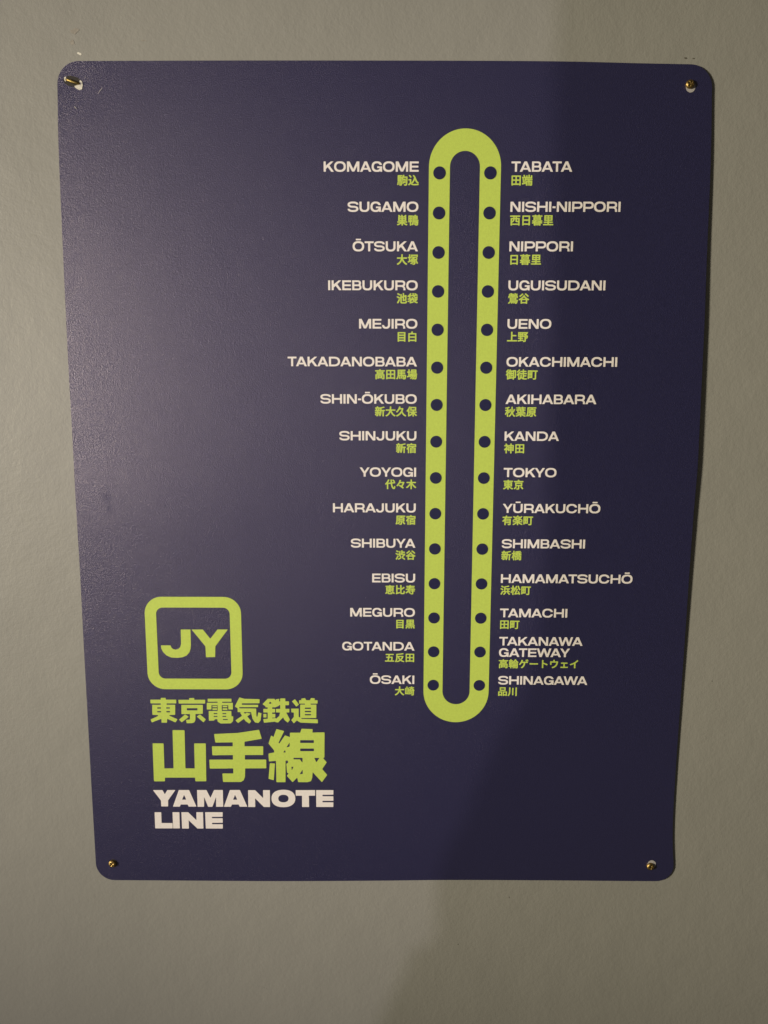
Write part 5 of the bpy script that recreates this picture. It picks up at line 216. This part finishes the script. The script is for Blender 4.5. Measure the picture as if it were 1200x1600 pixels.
def bow(x, y):
    """how far the thin sheet stands off its fixing plane, mm (x right, y down)"""
    return (0.9 * smooth((x + 30) / 144) * math.exp(-((y + 5) / 105) ** 2)
            + 0.8 * smooth(-(x + 60) / 130) * math.exp(-((y - 20) / 120) ** 2)
            - 0.22 * math.exp(-((x + 178) ** 2 + (y + 161) ** 2) / 50)
            + 0.55 * smooth(-(x + 40) / 110) * math.exp(-((y - 28) / 26) ** 2))

def on_sign(x, y, lift):
    return Vector((x * MM, -(bow(x, y) + lift) * MM, -y * MM))

def link(name, mesh, mat, parent=None):
    o = bpy.data.objects.new(name, mesh)
    COL.objects.link(o)
    if mat:
        mesh.materials.append(mat)
    if parent:
        o.parent = parent
    return o

def from_bm(name, bm, mat, parent=None, smooth_shade=False):
    me = bpy.data.meshes.new(name)
    bm.normal_update()
    bm.to_mesh(me)
    bm.free()
    if smooth_shade:
        for p in me.polygons:
            p.use_smooth = True
    return link(name, me, mat, parent)

def decode(s):
    out = []
    for g in s.split('|'):
        loops = []
        for l in g.split('/'):
            v = list(map(int, l.split()))
            loops.append(list(zip(v[0::2], v[1::2])))
        out.append(loops)
    return out

def add_print(bm, loops, fn):
    """fill outline + holes; fn maps a 2-D point to 3-D"""
    flat = [p for l in loops for p in l]
    tris = tessellate_polygon([[Vector((p[0], p[1], 0)) for p in l] for l in loops])
    vs = [bm.verts.new(fn(p)) for p in flat]
    for t in tris:
        try:
            f = bm.faces.new([vs[i] for i in t])
        except ValueError:
            continue
    return vs

def face_front(bm):
    bm.normal_update()
    for f in bm.faces:
        if f.normal.y > 0:
            f.normal_flip()

def interp(table, key, val, x):
    """smooth piecewise-cubic through table rows, key column -> val column"""
    xs = [r[key] for r in table]
    ys = [r[val] for r in table]
    n = len(xs)
    if x <= xs[0]:
        i = 0
    elif x >= xs[-1]:
        i = n - 2
    else:
        i = max(k for k in range(n - 1) if xs[k] <= x)
    def slope(k):
        if k == 0: return (ys[1] - ys[0]) / (xs[1] - xs[0])
        if k == n - 1: return (ys[-1] - ys[-2]) / (xs[-1] - xs[-2])
        return (ys[k + 1] - ys[k - 1]) / (xs[k + 1] - xs[k - 1])
    h = xs[i + 1] - xs[i]
    t = (x - xs[i]) / h
    if t < 0: return ys[0] + slope(0) * (x - xs[0])
    if t > 1: return ys[-1] + slope(n - 1) * (x - xs[-1])
    m0, m1 = slope(i) * h, slope(i + 1) * h
    return ((2*t**3 - 3*t**2 + 1) * ys[i] + (t**3 - 2*t**2 + t) * m0
            + (-2*t**3 + 3*t**2) * ys[i + 1] + (t**3 - t**2) * m1)

# ---------------------------------------------------------------- materials
class Nodes:
    def __init__(self, name):
        self.m = bpy.data.materials.new(name)
        self.m.use_nodes = True
        self.t = self.m.node_tree
        self.b = self.t.nodes['Principled BSDF']
    def n(self, kind, **kw):
        x = self.t.nodes.new(kind)
        for k, v in kw.items():
            setattr(x, k, v)
        return x
    def l(self, a, b):
        self.t.links.new(a, b)
    def coord(self):
        return self.n('ShaderNodeTexCoord').outputs['Object']
    def noise(self, scale, detail=2.0, rough=0.5, coord=None):
        x = self.n('ShaderNodeTexNoise')
        x.inputs['Scale'].default_value = scale
        x.inputs['Detail'].default_value = detail
        x.inputs['Roughness'].default_value = rough
        self.l(coord or self.coord(), x.inputs['Vector'])
        return x.outputs['Fac']
    def remap(self, v, a, b, c, d):
        x = self.n('ShaderNodeMapRange')
        for i, q in zip(('From Min', 'From Max', 'To Min', 'To Max'), (a, b, c, d)):
            x.inputs[i].default_value = q
        self.l(v, x.inputs['Value'])
        return x.outputs['Result']
    def mixcol(self, f, c1, c2):
        x = self.n('ShaderNodeMix', data_type='RGBA')
        self.l(f, x.inputs['Factor'])
        x.inputs['A'].default_value = (*c1, 1)
        x.inputs['B'].default_value = (*c2, 1)
        return x.outputs['Result']
    def bump(self, v, strength, dist, prev=None):
        x = self.n('ShaderNodeBump')
        x.inputs['Strength'].default_value = strength
        x.inputs['Distance'].default_value = dist
        self.l(v, x.inputs['Height'])
        if prev:
            self.l(prev, x.inputs['Normal'])
        return x.outputs['Normal']

def wall_paint():
    k = Nodes('painted_plaster')
    c = k.coord()
    big = k.noise(7, 3, 0.5, c)
    k.l(k.mixcol(k.remap(big, .3, .7, 0, 1), (0.253, 0.251, 0.224), (0.270, 0.267, 0.238)), k.b.inputs['Base Color'])
    peel = k.noise(520, 3, 0.6, c)
    wav = k.noise(45, 2, 0.5, c)
    fine = k.noise(1500, 2, 0.6, c)
    n1 = k.bump(wav, 0.20, 0.0022)
    n2 = k.bump(peel, 0.27, 0.0005, n1)
    n3 = k.bump(fine, 0.30, 0.00010, n2)
    k.l(n3, k.b.inputs['Normal'])
    k.b.inputs['Roughness'].default_value = 0.44
    k.b.inputs['Specular IOR Level'].default_value = 0.4
    return k.m

def ink(name, col, var=0.06, rough=0.42, spec=0.5, bump=0.5):
    """matt print on a fine leather-grain plastic sheet"""
    k = Nodes(name)
    c = k.coord()
    mott = k.noise(900, 3, 0.6, c)
    lo = tuple(v * (1 - var) for v in col)
    hi = tuple(v * (1 + var) for v in col)
    k.l(k.mixcol(k.remap(mott, .3, .7, 0, 1), lo, hi), k.b.inputs['Base Color'])
    grain = k.noise(2500, 2, 0.6, c)
    k.l(k.bump(grain, bump, 0.00016), k.b.inputs['Normal'])
    k.b.inputs['Roughness'].default_value = rough
    k.b.inputs['Specular IOR Level'].default_value = spec
    return k

def sheet_material():
    k = ink('navy_print', (0.0155, 0.0160, 0.057), 0.10, SHEET_ROUGH, 0.55, 1.15)
    k.b.inputs['Specular Tint'].default_value = (1.0, 0.90, 1.0, 1)
    c = k.coord()
    # greasy thumb marks: the gloss is duller there
    fac = None
    for (x, y, rx, ry) in ((-171.5, 27, 5.0, 7.5), (-171, 33, 3.0, 5.0), (-143, 31.5, 1.3, 1.5)):
        m = k.n('ShaderNodeMapping')
        m.vector_type = 'TEXTURE'
        m.inputs['Location'].default_value = (x * MM, 0, -y * MM)
        m.inputs['Scale'].default_value = (rx * MM, 1, ry * MM)
        k.l(c, m.inputs['Vector'])
        g = k.n('ShaderNodeTexGradient', gradient_type='QUADRATIC_SPHERE')
        k.l(m.outputs['Vector'], g.inputs['Vector'])
        if fac is None:
            fac = g.outputs['Fac']
        else:
            a = k.n('ShaderNodeMath', operation='MAXIMUM')
            k.l(fac, a.inputs[0]); k.l(g.outputs['Fac'], a.inputs[1])
            fac = a.outputs[0]
    k.l(k.remap(fac, 0, 1, 0.92, 0.55), k.b.inputs['Specular IOR Level'])
    return k.m

def plain(name, col, rough=0.5, metal=0.0, bump=0.0, scale=900):
    k = Nodes(name)
    c = k.coord()
    v = k.noise(scale, 2, 0.6, c)
    k.l(k.mixcol(k.remap(v, .3, .7, 0, 1), tuple(q * .8 for q in col), tuple(min(1, q * 1.15) for q in col)), k.b.inputs['Base Color'])
    k.b.inputs['Roughness'].default_value = rough
    k.b.inputs['Metallic'].default_value = metal
    if bump:
        k.l(k.bump(v, bump, 0.0003), k.b.inputs['Normal'])
    return k.m

SHEET_ROUGH = 0.34
M_WALL = wall_paint()
M_NAVY = sheet_material()
M_GREEN = ink('lime_print', (0.475, 0.60, 0.10), 0.05, 0.50, 0.35, 0.5).m
M_WHITE = ink('cream_print', (0.77, 0.725, 0.69), 0.04, 0.50, 0.35, 0.4).m
M_DOT = ink('navy_dot_print', (0.0155, 0.0160, 0.057), 0.10, SHEET_ROUGH, 0.55, 0.5).m
M_EDGE = plain('sheet_edge', (0.03, 0.03, 0.05), 0.5)
M_BRASS = plain('brass', (0.32, 0.22, 0.075), 0.42, 1.0, 0.6, 1800)
M_AGED = plain('aged_brass', (0.30, 0.22, 0.07), 0.42, 1.0, 0.6, 1500)
M_CHIP = plain('bare_white_plastic', (0.62, 0.59, 0.50), 0.6, 0, 0.6)
M_RIM = plain('worn_rim', (0.40, 0.38, 0.37), 0.4)
M_CAVITY = plain('dark_cavity', (0.020, 0.016, 0.012), 0.8)
M_SCUFF = plain('grey_scuff', (0.27, 0.25, 0.21), 0.7)
M_SPECK = plain('dark_speck', (0.10, 0.09, 0.07), 0.7)
M_PATCH = plain('chipped_paint', (0.66, 0.64, 0.55), 0.7, 0, 0.6)

# ---------------------------------------------------------------- wall
WALL_Y = 0.76 * MM
def build_wall():
    bm = bmesh.new()
    x0, x1, z0, z1 = -1.6, 1.6, -1.2, 1.4
    bmesh.ops.create_cube(bm, size=1)
    for v in bm.verts:
        v.co = Vector((x0 if v.co.x < 0 else x1, WALL_Y if v.co.y < 0 else WALL_Y + 0.1, z0 if v.co.z < 0 else z1))
    o = from_bm('wall', bm, M_WALL)
    o['kind'] = 'structure'
    o['label'] = 'beige grey painted wall with faint roller texture behind the sign'
    return o
WALL = build_wall()

def blob(bm, cx, cy, rx, ry, fn, rng, n=14, rot=0.0, jag=0.3):
    pts = []
    for i in range(n):
        t = 2 * math.pi * i / n
        r = 1 + rng.uniform(-jag, jag)
        x, y = rx * r * math.cos(t), ry * r * math.sin(t)
        pts.append((cx + x * math.cos(rot) - y * math.sin(rot), cy + x * math.sin(rot) + y * math.cos(rot)))
    add_print(bm, [pts], fn)

def on_wall(p, lift=0.08):
    return Vector((p[0] * MM, WALL_Y - lift * MM, -p[1] * MM))

rng = random.Random(4)
for name, mat, spots in (
        ('paint_chip', M_PATCH, [(-174.0, -173.4, 1.1, .6, .3)]),
        ('scuff', M_SCUFF, [(-175.6, -183.0, 1.8, 1.1, .1)]),
        ('scuff', M_SCUFF, [(-177.2, -178.2, 1.2, .9, .6)]),
        ('scuff', M_SPECK, [(98.0, -171.6, 0.7, .32, .1)]),
        ('scuff', M_SPECK, [(101.6, -171.4, 0.55, .3, .1)]),
        ('scuff', M_SCUFF, [(-145.0, -179.0, 1.6, .22, .1)]),
        ('speck', M_SPECK, [(3.5, 267.5, .18, .35, .2)]),
        ('speck', M_SPECK, [(30.0, 240.0, .15, .4, .0)]),
        ('speck', M_SPECK, [(129.0, 120.0, .3, .25, .0)])):
    bm = bmesh.new()
    for (x, y, rx, ry, rot) in spots:
        blob(bm, x, y, rx, ry, on_wall, rng, 12, rot, 0.4)
    face_front(bm)
    from_bm(name, bm, mat, WALL)

# ---------------------------------------------------------------- the sign
SIGN = bpy.data.objects.new('metro_map_sign', None)
COL.objects.link(SIGN)
SIGN.empty_display_size = 0.02
SIGN['label'] = 'navy rounded rectangular sign with lime green railway loop map and station names on wall'
SIGN['category'] = 'sign'
THICK = 0.55

def outline_rows():
    """(nominal y, inset) rows from top to bottom with the corner radius"""
    r = 9.6
    top, bot = -170.4, 230.2
    ys = []
    for i in range(13):
        t = math.pi / 2 * i / 12
        ys.append((top + r - r * math.cos(t), r - r * math.sin(t)))
    n = 130
    for i in range(1, n):
        ys.append((top + r + (bot - top - 2 * r) * i / n, 0.0))
    for i in range(13):
        t = math.pi / 2 * i / 12
        ys.append((bot - r + r * math.sin(t), r - r * math.cos(t)))
    return ys, top, bot

def build_panel():
    ys, top, bot = outline_rows()
    NX = 110
    bm = bmesh.new()
    front, back = [], []
    for (y, ins) in ys:
        xl = interp(OUTLINE['LEFT'], 1, 0, y) + ins
        xr = interp(OUTLINE['RIGHT'], 1, 0, y) - ins
        fr, bk = [], []
        for i in range(NX + 1):
            x = xl + (xr - xl) * i / NX
            ty = interp(OUTLINE['TOP'], 0, 1, x) - top
            by = interp(OUTLINE['BOTTOM'], 0, 1, x) - bot
            v = (y - top) / (bot - top)
            yy = y + ty * max(0, 1 - v * 4) + by * max(0, v * 4 - 3)
            p = on_sign(x, yy, 0)
            fr.append(bm.verts.new(p))
            bk.append(bm.verts.new(p + Vector((0, THICK * MM, 0))))
        front.append(fr); back.append(bk)
    NY = len(ys)
    for j in range(NY - 1):
        for i in range(NX):
            bm.faces.new((front[j][i], front[j + 1][i], front[j + 1][i + 1], front[j][i + 1])).smooth = True
            bm.faces.new((back[j][i], back[j][i + 1], back[j + 1][i + 1], back[j + 1][i])).smooth = True
    ring = [(0, i) for i in range(NX)] + [(j, NX) for j in range(NY - 1)] + [(NY - 1, i) for i in range(NX, 0, -1)] + [(j, 0) for j in range(NY - 1, 0, -1)]
    for k in range(len(ring)):
        (j0, i0), (j1, i1) = ring[k], ring[(k + 1) % len(ring)]
        f = bm.faces.new([bm.verts.new(v.co) for v in (front[j0][i0], front[j1][i1], back[j1][i1], back[j0][i0])])
        f.material_index = 1
    o = from_bm('panel', bm, M_NAVY, SIGN)
    o.data.materials.append(M_EDGE)
    return o
PANEL = build_panel()

INK = 0.10      # the print sits a hair above the sheet
def ink_at(lift=INK):
    return lambda p: on_sign(p[0], p[1], lift)

# the loop line
def build_loop():
    bm = bmesh.new()
    ro, ri, zt, zb = 16.45, 6.85, -125.2, 125.7
    path = []
    n = 120
    for i in range(n):
        path.append((1, zt + (zb - zt) * i / n, 0))
    for i in range(48):
        path.append((2, zb, math.pi * i / 48))
    for i in range(n):
        path.append((-1, zb + (zt - zb) * i / n, 0))
    for i in range(48):
        path.append((3, zt, math.pi + math.pi * i / 48))
    rows = []
    for kind, y, t in path:
        row = []
        for k in range(6):
            r = ri + (ro - ri) * k / 5
            if abs(kind) == 1:
                p = (kind * r, y)
            else:
                p = (r * math.cos(t), y + r * math.sin(t))
            row.append(bm.verts.new(on_sign(p[0], p[1], INK)))
        rows.append(row)
    for j in range(len(rows)):
        a, b = rows[j], rows[(j + 1) % len(rows)]
        for k in range(5):
            bm.faces.new((a[k], a[k + 1], b[k + 1], b[k]))
    face_front(bm)
    return from_bm('route_loop', bm, M_GREEN, SIGN)
LOOP = build_loop()
LOOP['label'] = 'lime green closed loop line with station dots'

PITCH = 17.5
for side in (-1, 1):
    for i in range(15):
        bm = bmesh.new()
        cx, cy, r = side * 11.62, (i - 7) * PITCH, 2.85
        add_print(bm, [[(cx + r * math.cos(2 * math.pi * k / 32), cy + r * math.sin(2 * math.pi * k / 32)) for k in range(32)]], ink_at(2 * INK))
        face_front(bm)
        from_bm('station_dot', bm, M_DOT, LOOP)

# station names, capitals
CAP = 4.45
KERN = {'TA', 'AT', 'YA', 'AY', 'AW', 'WA', 'KY'}
DEC = {k: (w, a, b, decode(s)) for k, (w, a, b, s) in LATIN.items()}
DECK = {k: decode(s) for k, s in KANJI.items()}
BASE = {'Ō': 'O', 'Ū': 'U'}

def roman(text, x0, x1, base_y):
    s = [BASE.get(c, c) for c in text]
    pos, x = [], 0.0
    for i, c in enumerate(s):
        w, la, rb, g = DEC[c]
        if i > 0:
            x += la / 1000
            if s[i - 1] + c in KERN:
                x -= 0.07
        pos.append(x)
        x += w / 1000
        if i < len(s) - 1:
            x += rb / 1000
    sx = (x1 - x0) / x
    bm = bmesh.new()
    for c, ch, px in zip(s, text, pos):
        w, la, rb, g = DEC[c]
        for loops in g:
            add_print(bm, loops, lambda p: on_sign(x0 + (px + p[0] / 1000) * sx, base_y - p[1] / 1000 * CAP, INK))
        if ch != c:
            cx = px + w / 2000
            bar = [(cx - .27, 1.10), (cx + .27, 1.10), (cx + .27, 1.25), (cx - .27, 1.25)]
            add_print(bm, [bar], lambda p: on_sign(x0 + p[0] * sx, base_y - p[1] * CAP, INK))
    face_front(bm)
    o = from_bm('station_name', bm, M_WHITE, SIGN)
    o['label'] = 'cream station name reading ' + text
    return o

def kanji(text, edge, cell_top, side, pitch=5.08, em=4.95):
    """a run of full-width characters set flush to edge"""
    n = len(text)
    x0 = edge if side == 'right' else edge - n * pitch
    if side == 'right':
        x0 -= (pitch - em) / 2 + 0.03 * em
    else:
        x0 += (pitch - em) / 2 + 0.03 * em
    bm = bmesh.new()
    for i, ch in enumerate(text):
        for loops in DECK[ch]:
            add_print(bm, loops, lambda p: on_sign(x0 + i * pitch + (pitch - em) / 2 + p[0] / 1000 * em, cell_top + (868 - p[1]) / 1000 * em, INK))
    face_front(bm)
    o = from_bm('japanese_station_name', bm, M_GREEN, SIGN)
    o['label'] = 'lime green Japanese station name reading ' + text
    return o

KL = "駒込 巣鴨 大塚 池袋 目白 高田馬場 新大久保 新宿 代々木 原宿 渋谷 恵比寿 目黒 五反田 大崎".split()
KR = "田端 西日暮里 日暮里 鶯谷 上野 御徒町 秋葉原 神田 東京 有楽町 新橋 浜松町 田町 高輪ゲートウェイ 品川".split()
for text, x0, x1, row, side in ROMAN:
    y = (row - 7) * PITCH - 0.53
    if text == 'TAKANAWA':
        y = (row - 7) * PITCH - 3.45
    if text == 'GATEWAY':
        y = (row - 7) * PITCH + 2.45
    roman(text, x0, x1, y)
for i in range(15):
    kanji(KL[i], -21.12, (i - 7) * PITCH + 0.72, 'left')
    kanji(KR[i], 21.18, (i - 7) * PITCH + (3.65 if i == 13 else 0.72), 'right')

# badge
def rrect(x0, y0, x1, y1, r, n=12):
    pts = []
    for cx, cy, t0 in ((x1 - r, y0 + r, -90), (x1 - r, y1 - r, 0), (x0 + r, y1 - r, 90), (x0 + r, y0 + r, 180)):
        for k in range(n + 1):
            t = math.radians(t0 + 90 * k / n)
            pts.append((cx + r * math.cos(t), cy + r * math.sin(t)))
    return pts

bm = bmesh.new()
add_print(bm, [rrect(-155.75, 77.1, -107.75, 125.2, 8.6), rrect(-150.1, 82.6, -113.4, 119.6, 3.4)], ink_at())
face_front(bm)
BADGE = from_bm('line_badge', bm, M_GREEN, SIGN)
BADGE['label'] = 'lime green rounded square badge outline around two letters'

def title(name, keys, mat, parent, label):
    bm = bmesh.new()
    for k in keys:
        for loops in decode(TITLE[k]):
            add_print(bm, loops, lambda p: on_sign(p[0] / 100, p[1] / 100, INK))
    face_front(bm)
    o = from_bm(name, bm, mat, parent)
    if label:
        o['label'] = label
    return o

title('badge_letter', ['J'], M_GREEN, BADGE, 'lime green letter J')
title('badge_letter', ['Y2'], M_GREEN, BADGE, 'lime green letter Y')
title('company_lettering', '東京電気鉄道', M_GREEN, SIGN, 'row of six small bold lime green Japanese characters')
title('line_lettering', '山手線', M_GREEN, SIGN, 'three large heavy lime green Japanese characters')
title('title_lettering', ['Y', 'A', 'M', 'A2', 'N', 'O', 'T', 'E'], M_WHITE, SIGN, 'heavy cream capitals, upper line of the title')
title('title_lettering', ['L', 'I', 'N2', 'E2'], M_WHITE, SIGN, 'heavy cream capitals, lower line of the title')

# scratches in the print
def streak(pts, w):
    bm = bmesh.new()
    L, R = [], []
    for i, (x, y) in enumerate(pts):
        a, b = pts[max(0, i - 1)], pts[min(len(pts) - 1, i + 1)]
        d = Vector((b[0] - a[0], b[1] - a[1])).normalized()
        ww = w * (0.35 if i in (0, len(pts) - 1) else 1.0)
        L.append((x - d.y * ww, y + d.x * ww)); R.append((x + d.y * ww, y - d.x * ww))
    add_print(bm, [L + R[::-1]], ink_at(3 * INK))
    face_front(bm)
    return from_bm('scratch', bm, M_RIM, PANEL)

for pts, w in (([(-166.3, -156.3), (-165.3, -157.6), (-164.2, -158.9)], .14),
               ([(-177.4, -151.0), (-176.9, -150.4), (-176.4, -149.9)], .22),
               ([(-171.9, -163.2), (-171.5, -163.4)], .25),
               ([(-170.2, -153.6), (-169.8, -153.7)], .2),
               ([(-48.0, 87.8), (-47.3, 86.2), (-46.9, 85.2)], .12),
               ([(-45.8, 77.4), (-45.5, 77.2)], .16),
               ([(-140, 171.5), (-139.6, 171.6)], .12)):
    streak(pts, w)

# ---------------------------------------------------------------- fixings
def build_screw_head(bm, r, dome, lug):
    """domed round head with a cross recess and a short shank, axis -Y"""
    rings = 7
    seg = 28
    grid = []
    for i in range(rings + 1):
        t = i / rings
        rr = r * math.cos(t * math.pi / 2 * 0.98)
        h = dome * math.sin(t * math.pi / 2)
        row = []
        for k in range(seg):
            ang = 2 * math.pi * k / seg
            x, z = rr * math.cos(ang), rr * math.sin(ang)
            d = 0
            if (abs(x) < r * .15 and abs(z) < r * .62) or (abs(z) < r * .15 and abs(x) < r * .62):
                d = dome * 0.55
            row.append(bm.verts.new((x * MM, -(lug + h - d) * MM, z * MM)))
        grid.append(row)
    for i in range(rings):
        for k in range(seg):
            f = bm.faces.new((grid[i][k], grid[i][(k + 1) % seg], grid[i + 1][(k + 1) % seg], grid[i + 1][k]))
            f.smooth = True
    top = bm.verts.new((0, -(lug + dome * .45) * MM, 0))
    for k in range(seg):
        bm.faces.new((grid[-1][k], grid[-1][(k + 1) % seg], top))
    base = [bm.verts.new((r * math.cos(2 * math.pi * k / seg) * MM, 0.3 * MM, r * math.sin(2 * math.pi * k / seg) * MM)) for k in range(seg)]
    for k in range(seg):
        bm.faces.new((base[k], base[(k + 1) % seg], grid[0][(k + 1) % seg], grid[0][k]))
    bm.faces.new(base)
    bmesh.ops.recalc_face_normals(bm, faces=bm.faces[:])

def screw(x, y, label, spin=0.3, tilt=(0, 0)):
    bm = bmesh.new()
    build_screw_head(bm, 1.95, 1.05, 0.35)
    o = from_bm('brass_screw', bm, M_BRASS)
    o.location = on_sign(x, y, 0.05)
    o.rotation_euler = (tilt[0], spin, tilt[1])
    o['label'] = label
    o['category'] = 'screw'
    o['group'] = 'brass screws fixing the sign corners'
    return o

def disc_part(name, pts, lift, mat, label=None):
    bm = bmesh.new()
    add_print(bm, [pts], ink_at(lift))
    face_front(bm)
    o = from_bm(name, bm, mat, PANEL)
    if label:
        o['label'] = label
    return o

def ring_pts(cx, cy, rx, ry, n=24):
    return [(cx + rx * math.cos(2 * math.pi * k / n), cy + ry * math.sin(2 * math.pi * k / n)) for k in range(n)]

disc_part('screw_hole', ring_pts(100.7, -159.1, 2.15, 2.35), .12, M_RIM)
screw(100.3, -160.2, 'brass screw in upper right corner with pale crescent of the hole below it', 0.4)
disc_part('screw_hole', ring_pts(-178.5, 221.2, 2.35, 2.3), .10, M_CAVITY)
screw(-178.8, 221.3, 'brass screw filling its hole in lower left corner of the sign', 0.7)
disc_part('screw_hole', ring_pts(103.7, 219.9, 2.2, 2.3), .12, M_RIM)
screw(103.1, 221.0, 'brass screw in lower right corner with pale crescent of the hole above it', 0.2)

# torn upper left hole with the bent nail lying in it
disc_part('screw_hole', [(-181.2, -163.4), (-178.8, -164.2), (-175.6, -163.4), (-173.7, -162.0), (-173.6, -160.0), (-175.0, -158.9),
                         (-177.2, -159.4), (-179.6, -159.8), (-181.2, -160.8), (-181.9, -162.2)], .10, M_CAVITY, 'torn dark screw hole')
disc_part('torn_edge', [(-174.3, -162.2), (-173.4, -161.7), (-173.1, -160.0), (-173.5, -158.3), (-174.8, -157.9), (-176.6, -158.9), (-176.9, -159.7),
                        (-175.6, -160.0), (-174.6, -160.8)], .22, M_CHIP, 'torn edge showing white')
disc_part('torn_edge', [(-181.4, -163.3), (-180.7, -163.6), (-180.2, -162.6), (-180.9, -161.4), (-181.3, -162.2)], .22, M_CHIP, 'torn edge showing white')

def bent_nail():
    bm = bmesh.new()
    path = [(-180.6, -162.4, 0.15), (-179.4, -162.0, 0.55), (-178.0, -161.4, 0.75), (-176.6, -160.9, 0.75), (-175.2, -160.7, 0.5), (-174.6, -160.7, -0.2)]
    rad = [0.45, 0.62, 0.68, 0.68, 0.62, 0.5]
    rows = []
    for i, (x, y, h) in enumerate(path):
        a, b = path[max(0, i - 1)], path[min(len(path) - 1, i + 1)]
        d = Vector((b[0] - a[0], -(b[2] - a[2]), -(b[1] - a[1]))).normalized()
        u = d.cross(Vector((0, 1, 0))).normalized()
        w = u.cross(d)
        p = on_sign(x, y, h)
        rows.append([bm.verts.new(p + (u * math.cos(t) + w * math.sin(t)) * rad[i] * MM) for t in [2 * math.pi * k / 14 for k in range(14)]])
    for a, b in zip(rows, rows[1:]):
        for k in range(14):
            bm.faces.new((a[k], a[(k + 1) % 14], b[(k + 1) % 14], b[k])).smooth = True
    bm.faces.new(rows[0]); bm.faces.new(rows[-1])
    bmesh.ops.recalc_face_normals(bm, faces=bm.faces[:])
    o = from_bm('bent_nail', bm, M_AGED)
    o['label'] = 'bent brass nail lying in the torn upper left hole of the sign'
    o['category'] = 'nail'
    return o
bent_nail()

# ---------------------------------------------------------------- unseen board added to keep the far lamp off the right of the wall
def build_shadow_board():
    edge = [(36, -420), (38.5, -260), (39.7, -180), (41.9, -57), (42.9, 34), (41, 99), (34.8, 129), (22.4, 149.5), (12.5, 174), (5.6, 195), (-3.5, 211.5), (-8.9, 228.6), (-9, 254), (-9.5, 264), (-15.6, 268.8), (-22, 272), (-25, 282), (-31, 295.5), (-39.4, 315), (-75, 400)]   # where its shadow falls, mm
    py = -0.75
    t = (SPOT_LOC.y - py) / SPOT_LOC.y
    bm = bmesh.new()
    pts = []
    for x, y in edge:
        w = Vector((x * MM, 0, -y * MM))
        p = SPOT_LOC + (w - SPOT_LOC) * t
        pts.append((p.x, p.z))
    pts += [(pts[-1][0], pts[-1][1] - 0.1), (0.55, pts[-1][1] - 0.1), (0.55, pts[0][1])]
    f = [bm.verts.new((x, py, z)) for x, z in pts]
    b = [bm.verts.new((x, py - 0.02, z)) for x, z in pts]
    bm.faces.new(f); bm.faces.new(b[::-1])
    for i in range(len(pts)):
        j = (i + 1) % len(pts)
        bm.faces.new((f[i], b[i], b[j], f[j]))
    bmesh.ops.recalc_face_normals(bm, faces=bm.faces[:])
    o = from_bm('shadow_board', bm, M_WALL)
    o['kind'] = 'structure'
    o['label'] = 'board added out of view, cut to shade the right of the wall'
    return o
build_shadow_board()
